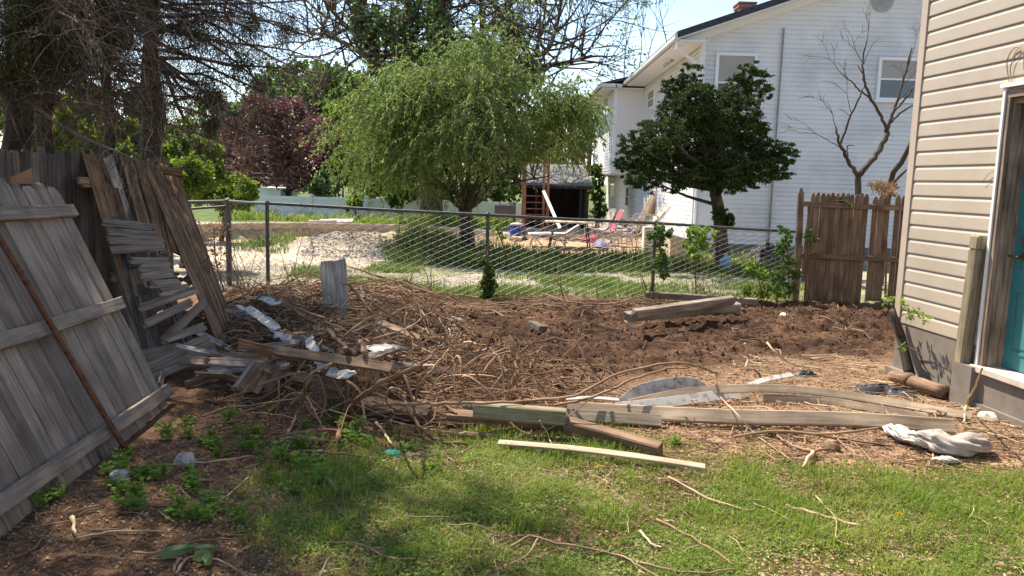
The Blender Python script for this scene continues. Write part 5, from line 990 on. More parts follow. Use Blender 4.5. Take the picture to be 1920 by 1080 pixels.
# willow-like tree
g = np.random.default_rng(11); wb = G(875, 476); wb = np.array([wb[0], wb[1], HZ(wb[0], wb[1])-.05]); mt = MB(); fork = A(872, 392, wb[1])
mt.tube([wb, wb+(fork-wb)*.5+np.array([.02, 0, 0]), fork], [.20, .155, .15], 12, 4)
def wlobe(n, g, gaps=False):
    """points on and inside the crown: a main dome and two side lobes"""
    c = np.array([A(870, 235, wb[1]), A(745, 215, wb[1]), A(1015, 230, wb[1]), A(885, 150, wb[1]), A(700, 265, wb[1]), A(1065, 235, wb[1]), A(740, 315, wb[1]-.5), A(950, 270, wb[1]-.8), A(1050, 255, wb[1]-.2), A(850, 275, wb[1]-1.2)]); r = np.array([(1.75, 2.1, 1.3), (1.0, 1.3, .95), (1.0, 1.3, 1.05), (1.2, 1.5, 1.0), (.7, 1., .6), (.55, .9, .85), (.9, .8, .6), (.8, .7, .6), (.5, .8, .5), (.8, .6, .5)])
    w = np.prod(r, 1)**(2/3.); ci = g.choice(len(c), n, p=w/w.sum()); d = unit(g.normal(size=(n, 3))); d[:, 2] = np.where(d[:, 2] < -.55, -d[:, 2]*.6, d[:, 2]); rad = .45+.55*g.random(n)**.45
    P_ = c[ci]+d*r[ci]*rad[:, None]; P_ += .16*g.normal(size=(n, 3))
    return P_, d
pts, dd = wlobe(26, g); lim = []
for k, (px, py, dy) in enumerate([(700, 300, -.6), (760, 200, .8), (830, 130, -.3), (905, 110, .6), (985, 170, -.8), (1060, 260, .3), (800, 270, -1.6), (950, 280, -1.6), (890, 200, -1.2), (960, 330, -.6), (1030, 330, .9), (760, 330, .6), (690, 250, .1)]):
    e = A(px, py, wb[1]+dy); m_ = fork+(e-fork)*.45+np.array([0, 0, .18]); mt.tube([fork-np.array([0, 0, .06]), m_, e], [.055, .036, .014], 7, 5); lim.append((m_, e))
brs = []
for m_, e in lim:
    for q_ in range(7):
        u = g.uniform(.1, 1); s_ = m_+(e-m_)*u; tgt, _ = wlobe(1, g); dv = tgt[0]-s_; dv = dv/np.linalg.norm(dv)*min(np.linalg.norm(dv), 1.4); tt_ = np.linspace(0, 1, 6)[:, None]; P = s_+dv*tt_+g.normal(0, .03, (6, 3)); P[:, 2] += .2*np.sin(tt_[:, 0]*2.6); brs.append((P, np.linspace(.018, .006, 6)))
add_branches(mt, brs, 5)
n = 3300; s0, d0 = wlobe(n*2, g); gm = vnoise(s0[:, 0]*1.5+7, s0[:, 2]*1.8+s0[:, 1]*.9, 8); kp_ = np.argsort(-(gm+.35*g.random(2*n)))[:n]; s0 = s0[kp_]; d0 = d0[kp_]; K = 7; P = np.zeros((n, K, 3)); P[:, 0] = s0; v = unit(d0*np.array([1, 1, .3])+g.normal(0, .5, (n, 3))); Lt = g.uniform(.25, 1.15, n)*(.5+1.0*vnoise(s0[:, 0]*1.6, s0[:, 2]*1.6+s0[:, 1], 5))
for k in range(1, K): v = unit(v+np.array([0, 0, -.30])+g.normal(0, .20, (n, 3))); P[:, k] = P[:, k-1]+v*(Lt/(K-1))[:, None]
tw = MB(); tw.tubes(P, np.linspace(.006, .002, K)[None]*np.ones((n, 1)), 3); lf = MB(); per = 30; ti = np.repeat(np.arange(n), per); u = g.random(len(ti))*(K-1.001); k0 = u.astype(int); fr_ = (u-k0)[:, None]
pos = P[ti, k0]*(1-fr_)+P[ti, k0+1]*fr_; tang = unit(P[ti, k0+1]-P[ti, k0]); D = unit(tang*.6+g.normal(size=tang.shape)*.45+np.array([0, 0, -.35])); L_ = g.uniform(.06, .11, len(ti)); lf.leaves(pos+D*L_[:, None]*.5, D, L_, L_*.29)
tree_obj('weeping_tree', 'round green weeping tree with thin drooping leafy twigs behind the chain link fence', 'tree', wb, mt, BARK, [('twigs', tw, VINED), ('crown', lf, L_WIL)])

# dark cypress before the white house
g = np.random.default_rng(12); cb = A(1352, 495, 16.2); cb[2] = HZ(cb[0], cb[1])-.05; mt = MB(); f1_ = A(1346, 385, 16.2); mt.tube([cb, (cb+f1_)/2+np.array([.03, 0, 0]), f1_, A(1325, 300, 16.2), A(1300, 200, 16.1)], [.17, .14, .12, .08, .04], 9, 4)
YC = [(1298, 135, 20), (1290, 165, 27), (1262, 168, 24), (1318, 178, 24), (1345, 190, 26), (1405, 142, 22), (1385, 165, 26), (1425, 155, 22), (1436, 176, 15), (1268, 205, 34), (1325, 220, 36), (1388, 205, 34), (1245, 250, 34), (1210, 243, 20), (1185, 270, 24), (1200, 300, 28), (1170, 300, 20), (1236, 300, 36), (1290, 270, 40), (1350, 270, 42), (1412, 260, 34), (1440, 290, 30), (1478, 290, 22), (1460, 318, 24), (1420, 318, 34), (1370, 325, 38), (1310, 325, 34), (1262, 340, 26), (1222, 338, 26), (1190, 335, 18), (1172, 318, 16), (1400, 345, 20), (1340, 352, 16)]
cl = pxclumps([(a, b, c*1.0) for a, b, c in YC], 16.2, .5, g, .92, 1.2)+pxclumps([(1300, 190, 34), (1270, 235, 36), (1340, 240, 40), (1400, 240, 34), (1230, 280, 34), (1330, 310, 40), (1400, 300, 38), (1270, 310, 36), (1440, 305, 26), (1205, 315, 24)], 16.4, .3, g, .9, 1.2); 
for i in range(0, len(cl), 2):
    e = cl[i][0]; s_ = f1_+(np.array([cb[0]-.3, 16.2, e[2]])-f1_)*.45 if e[2] > f1_[2]+.6 else f1_; s_[2] = min(s_[2], e[2]); mt.tube([s_, (s_+e)/2-np.array([0, 0, .05]), e], [.045, .03, .012], 6, 4)
lf = MB(); clump_leaves(lf, cl, 120000, .050, .028, g, sub=.26, per=44, flat=.5, shell=.6, updir=(0, 0, .4), jitter=.2); tf = [(A(1348, 400, 16.0), .12), (A(1365, 412, 16.1), .13)]; clump_leaves(lf, tf, 1200, .06, .03, g, per=20)
tree_obj('cypress_tree', 'dark green clumpy evergreen tree standing before the white house', 'tree', cb, mt, BARK, [('crown', lf, L_YEW)])

# bare tree before the gable
mt = MB(); Yb = 15.0
def pl(pts, r, dy=0.0, s_=6):
    P = spline([A(1100+x/3, y/3, Yb+dy*i/len(pts)) for i, (x, y) in enumerate(pts)], 5); P[1:-1] += rng.normal(0, .008, P[1:-1].shape); R_ = np.interp(np.linspace(0, 1, len(P)), np.linspace(0, 1, len(r)), r)*Yb/FPX/2*.9*(1+rng.normal(0, .07, len(P))); mt.tubes(P[None], R_[None], s_+1)
bb = A(1611, 480, Yb); bb[2] = HZ(bb[0], bb[1])-.05; mt.tube([bb, A(1610, 400, Yb), A(1609, 360, Yb), A(1608, 327, Yb)], [.075, .07, .06, .058], 9, 3)
pl([(1525, 985), (1480, 920), (1440, 840), (1412, 780), (1400, 712)], (9, 7.5, 6.5, 5, 3), -.3); pl([(1428, 810), (1470, 700), (1490, 640), (1530, 560), (1558, 492)], (5, 4.5, 4, 3.4, 2.4), -.5)
pl([(1530, 985), (1590, 920), (1650, 840), (1685, 770), (1690, 720)], (13, 12, 11, 10, 9), .3, 8); pl([(1690, 725), (1650, 640), (1590, 540), (1562, 450), (1552, 350), (1572, 235)], (7, 6, 5.5, 5, 4, 2.5), .5)
pl([(1690, 725), (1720, 650), (1750, 560), (1785, 430), (1830, 270)], (8, 7, 6, 4.5, 3), .2); pl([(1600, 560), (1540, 510), (1500, 470), (1465, 432)], (4, 3.5, 3, 2), -.3); pl([(1565, 450), (1545, 400), (1523, 368)], (3, 2.5, 1.8), .2); pl([(1735, 620), (1790, 560), (1850, 480)], (5, 4, 3), .1)
pl([(1712, 690), (1760, 640), (1840, 590)], (5, 4, 3), -.2); pl([(1440, 835), (1400, 815), (1360, 790)], (2.5, 2, 1.2), .1); pl([(1470, 880), (1462, 830), (1480, 815), (1508, 820)], (3, 2.5, 2, 1.2), -.1); pl([(1560, 955), (1580, 920), (1592, 895)], (5, 4, 3), .1); pl([(1560, 360), (1600, 270), (1640, 215)], (1.6, 1.2, .8), .2); pl([(1480, 650), (1440, 620), (1410, 612)], (1.5, 1.2, .8), .1)
g = np.random.default_rng(13); t2 = MB(); o_ = []; tips = []
for x, y, dx, dz in ((1100+1790/3, 470/3, .2, .4), (1100+1760/3, 560/3, .4, .3), (1100+1572/3, 250/3, 0, .5), (1100+1465/3, 440/3, -.3, .3), (1100+1490/3, 640/3, -.2, .4), (1100+1810/3, 360/3, .2, .5), (1100+1400/3, 715/3, -.2, .5), (1100+1360/3, 790/3, -.4, .2), (1100+1552/3, 350/3, -.3, .5), (1100+1840/3, 590/3, .3, .3), (1100+1750/3, 560/3, .3, .5)): grow(A(x, y, Yb), (dx, 0, dz), .5, .008, 2, 3, .8, 0, 5, g, o_, tips)
add_branches(mt, o_, 4); tree_obj('bare_tree', 'leafless forked tree rising behind the brown picket fence before the white gable', 'tree', bb, mt, BARK, [])
mt = MB(); mt.tube([gnd(*A(1655, 480, 14.2)[:2], -.05), A(1668, 348, 14.2), A(1690, 305, 14.0), A(1712, 260, 13.9)], [.06, .05, .045, .035], 8, 3); mt.tube([A(1672, 345, 14.1), A(1690, 328, 14), A(1700, 318, 13.9)], [.03, .02, .012], 6, 2); tree_obj('bare_tree', 'second leafless leaning trunk partly hidden by corner of the tan house', 'tree', gnd(*A(1655, 480, 14.2)[:2]), mt, BARK, [])
lf = MB(); g = np.random.default_rng(14); cl = pxclumps([(1655, 352, 18), (1640, 345, 12), (1672, 350, 12), (1668, 362, 14)], 12.6, .1, g, .6); clump_leaves(lf, cl, 900, .05, .02, g, sub=.5, per=12, shell=.2); mt = MB(); b_ = gnd(*A(1660, 560, 12.6)[:2]); mt.tube([b_, A(1662, 420, 12.6), A(1660, 358, 12.6)], [.018, .015, .008], 6, 3)
for k in range(8): e = A(1635+k*6, 338+g.integers(0, 20), 12.6+g.normal(0, .1)); mt.tube([A(1661, 385, 12.6), e], [.007, .003], 4)
tree_obj('dry_shrub', 'small reddish dry shrub peeking over the brown picket fence', 'shrub', b_, mt, VINED, [('leaves', lf, leafmat('rusty_leaf', [(.22, .13, .07), (.32, .22, .12), (.20, .24, .08)], .3))])

# big ivy clad tree behind
g = np.random.default_rng(15); Yt = 30.0; tb_ = A(808, 412, Yt); tb_[2] = -.2; mt = MB(); fk = A(808, 300, Yt); mt.tube([tb_, (tb_+fk)/2, fk], [.50, .42, .40], 12, 3)
o_ = []; tips = []; ivy = []
LM = [([(800, 300), (745, 190), (712, 110), (680, 40), (655, -50)], .22, 1), ([(800, 300), (765, 160), (765, 60), (770, -60)], .24, 1), ([(808, 290), (830, 150), (822, 40), (845, -70)], .22, 1), ([(815, 295), (880, 180), (905, 60), (895, -70)], .22, 0), ([(820, 290), (940, 190), (1010, 130), (1060, 118), (1110, 105)], .17, 0), ([(905, 150), (980, 110), (1025, 95), (1045, 40), (1060, -40)], .13, 0), ([(735, 150), (670, 95), (620, 70), (570, 60)], .12, 0), ([(905, 60), (950, 15), (1010, -40)], .12, 0), ([(712, 110), (640, 40), (590, -20)], .11, 0)]
for P_, r, iv in LM:
    P = spline([A(x, y, Yt+g.normal(0, .8)*(i > 0)) for i, (x, y) in enumerate(P_)], 5); mt.tubes(P[None], np.linspace(r, r*.35, len(P))[None], 8)
    for i in range(4, len(P)-1):
        if P[i][2] < 3.8: continue
        for q_ in range(2):
            w = unit(g.normal(size=3)*np.array([1, .8, .7])+np.array([0, 0, .25])); grow(P[i], w, g.uniform(1.2, 2.3), .045, 2, 4, .85, 0, 5, g, o_, tips, .6, .03)
    if iv: ivy += [(P[i]+g.normal(0, .12, 3), (g.uniform(.28, .62), g.uniform(.28, .6), .55)) for i in range(5, len(P)-1)]
    if r == .24: ivy += [(P[i]+g.normal(0, .45, 3), .5) for i in range(4, len(P), 2)]
add_branches(mt, o_, 4); lf = MB(); tp_ = np.array([t_[0] for t_ in tips]); print('tips', len(tp_)); m_ = g.random(len(tp_)) < .38; tp2 = tp_[m_]; k = np.repeat(np.arange(len(tp2)), 5); clump = tp2[k]+g.normal(0, .12, (len(k), 3)); lf.broad(clump, unit(g.normal(size=clump.shape)), g.uniform(.09, .16, len(k)), .07)
ml = [(A(x, y, Yt+.5), r*Yt/FPX) for x, y, r in [(840, 90, 30), (790, 120, 45), (745, 150, 35), (930, 110, 40), (960, 60, 28), (700, 60, 15), (820, 40, 22), (870, 130, 40), (990, 140, 30)]]; clump_leaves(lf, ml, 9000, .15, .09, g, sub=.35, per=14, shell=.2, broad=True)
iv = MB(); clump_leaves(iv, ivy, 16000, .14, .11, g, sub=.35, per=20, shell=.6, broad=True)
tree_obj('ivy_clad_tree', 'tall old tree with ivy covered limbs and sparse twiggy crown behind weeping tree', 'tree', tb_, mt, BARK, [('crown', lf, L_PALE), ('ivy', iv, L_IVY)])

# trees beyond
def bg_tree(name, lbl, Y, lst, n, ln, mat, dy=1.2, group=None, trunk=None, sub=.3, per=24, shell=.55, seed=1, zr=1., broad=True, bark=BARK):
    g = np.random.default_rng(seed); cl = pxclumps(lst, Y, dy, g, zr); mt = MB(); cx = np.mean([c[0][0] for c in cl]) if trunk is None else A(trunk, 380, Y)[0]; zb = HZ(cx, Y); top = max(c[0][2] for c in cl); mt.tube([(cx, Y, zb-.1), (cx+.1, Y, zb+(top-zb)*.4), (cx, Y, top)], [.03*(top-zb)+.03, .022*(top-zb)+.02, .02], 8, 3)
    for c, r in cl[::2]: s_ = np.array([cx, Y, zb+(c[2]-zb)*.6]); mt.tube([s_, (s_+c)/2+np.array([0, 0, .1]), c], [.07*min(1, (top-zb)/4), .04*min(1, (top-zb)/4), .015], 5, 3)
    lf = MB(); clump_leaves(lf, cl, n, ln, ln*.6, g, sub=sub, per=per, shell=shell, broad=broad); return tree_obj(name, lbl, 'tree' if 'shrub' not in name and 'bush' not in name and 'hedge' not in name else name.replace('_', ' '), (cx, Y, zb), mt, bark, [('crown', lf, mat)], group)
bg_tree('broadleaf_tree', 'full green broadleaf tree behind the red leaved tree', 47, [(520, 165, 40), (570, 160, 45), (620, 175, 50), (500, 200, 40), (660, 200, 50), (545, 210, 50), (600, 230, 60), (660, 260, 60), (690, 150, 30), (700, 230, 50)], 16000, .30, L_GRN, seed=21)
bg_tree('red_maple', 'maroon leaved tree above the white vinyl fence', 39, [(450, 245, 26), (478, 205, 24), (505, 225, 36), (540, 205, 26), (575, 240, 36), (625, 245, 26), (600, 260, 40), (440, 290, 40), (490, 290, 50), (540, 290, 50), (590, 310, 45), (630, 290, 35), (470, 330, 40), (530, 335, 35), (640, 330, 30)], 17000, .20, L_RED, seed=22, shell=.25, sub=.4, dy=2.0)
bg_tree('broadleaf_tree', 'yellow green tree between red leaved tree and weeping tree crown', 36, [(660, 290, 40), (690, 330, 35), (720, 350, 30), (700, 280, 40), (740, 310, 40), (760, 355, 25), (650, 240, 30), (630, 215, 25)], 7500, .20, L_LIME, seed=23)
bg_tree('garden_bush', 'pointed green garden bush just behind the vinyl fence', 36, [(608, 330, 14), (605, 345, 20), (620, 352, 18), (590, 355, 16)], 2600, .14, L_IVY, .3, seed=24)
bg_tree('broadleaf_tree', 'dense dark tree hidden behind the weeping tree', 42, [(780, 330, 50), (850, 320, 60), (920, 330, 55), (980, 320, 50), (760, 260, 60), (1000, 260, 50), (860, 250, 60), (1060, 300, 40), (1090, 250, 36), (930, 250, 50), (1050, 350, 40)], 14000, .28, L_GRN, seed=25)
bg_tree('broadleaf_tree', 'distant pale green tree low between the dark trunks', 60, [(300, 300, 60), (380, 310, 60), (430, 260, 40), (400, 220, 40), (250, 280, 60), (440, 220, 30)], 9000, .38, L_PALE, seed=26)
bg_tree('climbing_bush', 'leafy bush growing at the side of the shed and white house', 31.2, [(1122, 340, 12), (1120, 365, 14), (1124, 395, 14), (1118, 320, 12)], 2500, .10, L_GRN, .2, seed=27)
bg_tree('garden_bush', 'low bush growing against the middle of the vinyl fence', 33.5, [(668, 378, 13), (655, 384, 10)], 900, .12, L_LIME, .2, seed=28); bg_tree('garden_bush', 'loose bush before the vinyl fence left of the big trunk', 33.2, [(735, 375, 13), (750, 365, 12), (740, 388, 12), (770, 360, 14)], 1500, .12, L_GRN, .3, seed=29)
bg_tree('hedge_bush', 'bright topped rounded evergreen bush beyond the fence corner', 19, [(440, 350, 24), (400, 352, 26), (462, 358, 20), (375, 358, 24), (420, 372, 26), (350, 350, 24), (455, 378, 16)], 12000, .07, L_LIME, .3, seed=30, shell=.5)
g = np.random.default_rng(31); mt = MB(); o_ = []; tips = []
for x, y in ((1170, 150), (1215, 145), (1255, 100), (1190, 160)): grow(A(x, y, 46), (g.normal(0, .15), 0, 1), 2.6, .04, 3, 4, .6, 0, 5, g, o_, tips, .6, .04)
add_branches(mt, o_, 3); b_ = A(1205, 350, 46); b_[2] = 0; mt.tube([b_, A(1205, 200, 46), A(1190, 150, 46)], [.2, .12, .05], 6); lf = MB(); tp_ = np.array([t_[0] for t_ in tips]); k = np.repeat(np.arange(len(tp_)), 3); c_ = tp_[k]+g.normal(0, .15, (len(k), 3)); lf.broad(c_, unit(g.normal(size=c_.shape)), .13, .09); tree_obj('young_tree', 'wispy sparse leaved tree rising behind the white house eave', 'tree', b_, mt, BARK, [('crown', lf, L_PALE)])
g = np.random.default_rng(32); mt = MB(); o_ = []; tips = []; b_ = A(640, 390, 37); b_[2] = -.3
for d in ((-.3, 0, 1), (.3, .1, 1), (-.6, 0, .8), (.6, 0, .9)): grow(b_+np.array([0, 0, .3]), d, 2.0, .06, 3, 4, .7, 0, 5, g, o_, tips, .68, .02)
add_branches(mt, o_, 3); tree_obj('bare_shrub', 'grey leafless twiggy shrub before the red leaved tree', 'shrub', b_, mt, TWIG, [])

# foliage beyond the tall fence at left
bg_tree('broadleaf_shrub', 'sunlit lime green shrub seen between the dark trunks', 15, [(130, 230, 34), (160, 190, 30), (120, 270, 30), (170, 260, 34), (215, 240, 28), (140, 310, 30), (230, 290, 28)], 9000, .10, L_LIME, .5, seed=33, shell=.3); bg_tree('broadleaf_shrub', 'green leafy shrub right of the dark trunks above fence corner', 14, [(330, 290, 34), (360, 330, 34), (310, 340, 34), (385, 290, 30), (345, 250, 26), (400, 330, 26), (300, 300, 24)], 10000, .085, L_LIME, .5, seed=34, shell=.3)
bg_tree('broadleaf_shrub', 'shaded green shrub behind the farthest left trunks', 16, [(40, 230, 40), (80, 200, 40), (60, 270, 30), (260, 200, 30), (250, 260, 30), (20, 180, 40)], 7500, .11, L_GRN, .5, seed=35, shell=.3)

# dark conifers with dead twigs at left
TR = [(22, 285, 7.9, .15, 5, 'thickest dark conifer at the far left edge'), (84, 290, 8.6, .10, 4, 'second dark conifer from the left edge'), (190, 300, 9.4, .07, 3, 'slender curving conifer trunk between larger ones'), (262, 300, 10.2, .07, 3, 'thin trunk just left of the rightmost conifer'), (285, 300, 9.8, .095, 6, 'rightmost dark conifer reaching over the open sky')]
g = np.random.default_rng(41)
for i, (px, py, Y, r, nbr, lb) in enumerate(TR):
    b_ = A(px, py, Y); base = np.array([b_[0], Y, -.1]); top = A(px+[0, 0, 14, 6, 8][i], -420, Y+.2); mt = MB(); k_ = np.linspace(0, 1, 14)[:, None]; P = base+(top-base)*k_; P[:, :2] += g.normal(0, .035, (14, 2)); mt.tubes(P[None], np.linspace(r, r*.55, 14)[None], 10)
    big = []; tw = []; tips = []
    for q_ in range([26, 22, 17, 14, 34][i]):
        z = g.uniform(2.3 if i < 4 else 2.8, 4.7 if i < 4 else 5.0); s_ = base+(top-base)*((z-base[2])/(top[2]-base[2])); a = g.normal(-.35, 1.1) if i < 4 else g.normal(-.1, .9); d = np.array([math.cos(a), math.sin(a), g.normal(.0, .15)]); L = g.uniform(.9, 2.1); PP_ = [s_]; v = d.copy()
        for kk in range(5): v = v+g.normal(0, .12, 3)+np.array([0, 0, -.04]); v /= np.linalg.norm(v); PP_.append(PP_[-1]+v*L/5)
        PP_ = np.array(PP_); big.append((PP_, np.linspace(.022, .007, 6)))
        for w_ in range(30):
            u = g.uniform(.15, 1)*4.99; k0 = int(u); s2 = PP_[k0]+(PP_[min(k0+1, 5)]-PP_[k0])*(u-k0); v2 = unit(g.normal(size=3)+v*.6+np.array([0, 0, -.15])); l2 = g.uniform(.2, .75); Q = [s2]
            for kk in range(5): v2 = unit(v2+g.normal(0, .18, 3)+np.array([0, 0, -.13])); Q.append(Q[-1]+v2*l2/5)
            tw.append((np.array(Q), np.linspace(.0055, .002, 6))); tips.append((Q[-1], v2))
            for w3 in range(2):
                kq = g.integers(1, 5); v3 = unit(g.normal(size=3)+v2*.5); Q3 = [Q[kq]]
                for kk in range(5): v3 = unit(v3+g.normal(0, .2, 3)+np.array([0, 0, -.1])); Q3.append(Q3[-1]+v3*g.uniform(.02, .07))
                tw.append((np.array(Q3), np.linspace(.0032, .0015, 6)))
    mt2 = MB(); add_branches(mt2, big, 5); t2 = MB(); add_branches(t2, tw, 3); tpn = np.array([t_[0] for t_ in tips]); tpd = np.array([t_[1] for t_ in tips])
    lf = MB(); sel = (g.random(len(tpn)) < (.26 if i < 4 else .10)); a_ = tpn[sel]; b2 = tpd[sel]; k = np.repeat(np.arange(len(a_)), 34); pos = a_[k]+g.normal(0, .055, (len(k), 3))+b2[k]*g.uniform(-.08, .14, (len(k), 1)); lf.leaves(pos, unit(b2[k]*.5+g.normal(0, .45, (len(k), 3))+np.array([0, 0, -.6])), g.uniform(.03, .07, len(k)), .008)
    t = thing('conifer_tree', lb, 'tree', base, None); mt.build('trunk', BARKR, t, True); mt2.build('limbs', TWIG, t); t2.build('dead_twigs', TWIG, t)
    # the live crown higher up
    g2 = np.random.default_rng(50+i); cx, cy = top[0], Y; cls = []
    for q_ in range([10, 7, 3, 2, 1][i]): cls.append((np.array([cx+g2.uniform(-.5, 1.2), cy+g2.uniform(-2.2, 1.0)*(1 if i < 4 else .5), g2.uniform(4.4, 8.6)]), (g2.uniform(.5, .95), g2.uniform(.5, .95), .4)))
    for kx, ky, kr in ([(540, 45, 18), (455, 125, 14), (400, 190, 10), (395, 240, 9), (470, 50, 14), (380, 160, 14), (350, 60, 14)] if i == 4 else ([(30, 60, 30), (60, 20, 30), (10, 140, 22), (90, 70, 30), (50, 100, 26), (20, 10, 30)] if i == 0 else ([(110, 40, 30), (150, 80, 22), (130, 10, 26), (180, 40, 26), (100, 120, 20)] if i == 1 else [(210, 60, 22), (240, 20, 22)]))):
        cc_ = A(kx, ky, Y-.2+g2.normal(0, .2)); nn_ = 900 if i > 1 else 2600; lf.leaves(cc_+g2.normal(0, kr*Y/FPX*.8, (nn_, 3))*np.array([1, 1, 1.4])*g2.random((nn_, 1))**.3+(g2.normal(0, kr*Y/FPX*.7, (30, 3)))[g2.integers(0, 30, nn_)], unit(g2.normal(0, .5, (nn_, 3))+np.array([0, 0, -.7])), g2.uniform(.03, .08, nn_), .009)
        if i == 4: big3 = MB(); big3.tube([A(300, 60 if ky < 110 else 110, Y), A((kx+300)/2, ky-14, Y-.1), cc_], [.03, .018, .006], 5, 4); big3.build('limbs', TWIG, t)
    clump_leaves(lf, cls, [10000, 7000, 3000, 2000, 800][i], .10, .03, g2, sub=.4, per=30, shell=.3, flat=.6); lf.build('crown', L_CON, t)
# a conifer whose crown shades the left foreground, standing left of the picture
for i, (x, y, lb, n_) in enumerate([(-5.3, 5.6, 'shading conifer standing outside the left edge beyond the tall fence', 24), (-5.5, 3.4, 'nearest shading conifer outside the left edge by the camera', 13)]):
    g2 = np.random.default_rng(60+i); cls = [(np.array([x+g2.uniform(-.8, 2.5-i*.4), y+g2.uniform(-1.2, .45), g2.uniform(3.9, 7.6)]), (g2.uniform(.45, .9), g2.uniform(.45, .9), .35)) for q_ in range(n_)]
    mt = MB(); mt.tube([(x, y, -.1), (x, y, 4), (x, y, 8)], [.18, .14, .06], 9, 3)
    for c, r in cls: mt.tube([(x, y, c[2]-.3), c], [.03, .01], 5)
    lf = MB(); clump_leaves(lf, cls, 16000, .11, .035, g2, sub=.4, per=30, shell=.3, flat=.6); tree_obj('conifer_tree', lb, 'tree', (x, y, 0), mt, BARKR, [('crown', lf, L_CON)])

# climbers and seedlings on the wire fence
def climber(lbl, lst, stems, Y, n, ln, mat, seed, name='climbing_plant', broad=True):
    g = np.random.default_rng(seed); cl = pxclumps(lst, Y, .06, g); lf = MB(); clump_leaves(lf, cl, n, ln, ln*.6, g, sub=.45, per=9, shell=.2, broad=broad); mt = MB()
    for P_ in stems: mt.tube(spline([A(x, y, Y) for x, y in P_], 4), [.012, .005], 5)
    b_ = A(*stems[0][0], Y); return tree_obj(name, lbl, 'plant', b_, mt, VINED, [('leaves', lf, mat)])
climber('ivy column wrapped around the middle fence post', [(915, 555, 14), (912, 530, 13), (918, 510, 12), (908, 490, 10), (920, 540, 14), (912, 565, 12)], [[(915, 572), (912, 520), (914, 470)]], 11.0, 900, .055, L_GRN, 71)
climber('tall leafy climber on the fence before the louvred cabinet', [(1238, 435, 14), (1235, 465, 16), (1242, 490, 16), (1245, 512, 14), (1222, 445, 10), (1256, 436, 8)], [[(1215, 560), (1224, 520), (1230, 470), (1236, 425)], [(1212, 542), (1200, 510)]], 11.3, 620, .06, L_GRN, 72)
climber('yellowish leafy climber on top rail before the cypress', [(1300, 440, 16), (1318, 452, 18), (1290, 465, 14), (1322, 430, 10), (1340, 440, 8), (1300, 475, 12)], [[(1306, 560), (1304, 520), (1306, 450)]], 11.4, 560, .065, L_WEED, 73)
climber('leafy seedling standing before the dark cover', [(1412, 500, 14), (1425, 515, 14), (1400, 508, 10)], [[(1432, 560), (1424, 530), (1414, 500)]], 11.3, 320, .06, L_WEED, 74)
climber('leafy vine climbing the brown fence post', [(1475, 450, 14), (1462, 470, 14), (1478, 490, 14), (1468, 430, 9), (1455, 520, 18), (1478, 540, 16), (1490, 515, 12)], [[(1480, 560), (1478, 500), (1472, 430)]], 11.45, 900, .055, L_GRN, 75)
climber('dark ivy tuft at the edge of the picket fence', [(1516, 440, 9), (1512, 456, 9), (1524, 450, 7)], [[(1516, 560), (1515, 480), (1516, 430)]], 11.62, 260, .05, L_IVY, 76); climber('small leafy sprig over the picket fence rail', [(1590, 382, 7), (1584, 372, 6), (1575, 375, 6)], [[(1600, 392), (1585, 378), (1560, 376)]], 11.62, 90, .045, L_GRN, 77)
climber('dry brown climber tangled on the corner steel post', [(400, 430, 26), (405, 480, 22), (380, 460, 20)], [[(420, 545), (405, 490), (400, 420)], [(400, 545), (390, 480), (372, 410)]], 11.4, 260, .04, CH1, 78)
climber('yellow green seedling at left of the blue cooler', [(930, 430, 9), (940, 440, 8), (950, 425, 6)], [[(948, 480), (940, 450), (930, 425)]], 11.1, 90, .05, L_WEED, 79)
climber('scrub of thin leafy stems below the picket fence vine', [(1440, 545, 14), (1420, 552, 12), (1400, 545, 10), (1462, 552, 12)], [[(1440, 562), (1440, 530)], [(1405, 562), (1402, 530)]], 11.3, 420, .045, L_LIME, 80)
# thin bare vines woven through the wire mesh
g = np.random.default_rng(81); mb = MB(); Q = []
for i in range(90):
    x = g.choice([g.uniform(-4.9, -3.6), g.uniform(-4.2, 4.0)]); y = np.interp(x, [c[0] for c in CP], [c[1] for c in CP])+g.normal(0, .03); p = np.array([x, y, 0.0]); v = np.array([g.normal(0, .35), 0, 1.]); L = g.uniform(.4, 1.35); P = [p]
    for k in range(8): v = unit(v+g.normal(0, .22, 3)*np.array([1, .15, .6])); P.append(P[-1]+v*L/8)
    P = np.array(P); P[:, 2] = np.abs(P[:, 2]); Q.append(P)
mb.tubes(np.array(Q), np.linspace(.0055, .0025, 9)[None]*g.uniform(.6, 1.3, (90, 1)), 4); stuff(mb.build('bare_vines', VINE), 'thin bare vines woven through the chain link mesh', 'vines')
# vine stump at the house corner
st = thing('vine_stump', 'cut gnarled brown vine stump against the corner of the tan house', 'stump', W(1688, 690, .12)); mt = MB(); p_ = lambda x, y, o_=.12: W(x, y, o_)
mt.tube([p_(1706, 704), p_(1697, 665), p_(1688, 628), p_(1676, 596), p_(1667, 562)], [.045, .042, .04, .036, .03], 9, 4); mt.tube([p_(1688, 628, .14), p_(1680, 600, .2), p_(1672, 580, .22)], [.03, .028, .022], 8, 3); mt.tube([p_(1697, 650, .13), p_(1720, 660, .14), p_(1735, 690, .1), p_(1752, 708, .08)], [.008, .006, .004], 5, 4); mt.build('stem', BARKR, st, True)
lf = MB(); g = np.random.default_rng(83)
for x, y in ((1672, 562), (1700, 580), (1712, 584), (1724, 590), (1690, 568), (1735, 598), (1706, 596), (1662, 566), (1694, 650)): c_ = p_(x, y, .17); k = 11; q_ = c_+g.normal(0, .022, (k, 3)); lf.broad(q_, unit(g.normal(size=(k, 3))), g.uniform(.03, .055, k), .02)
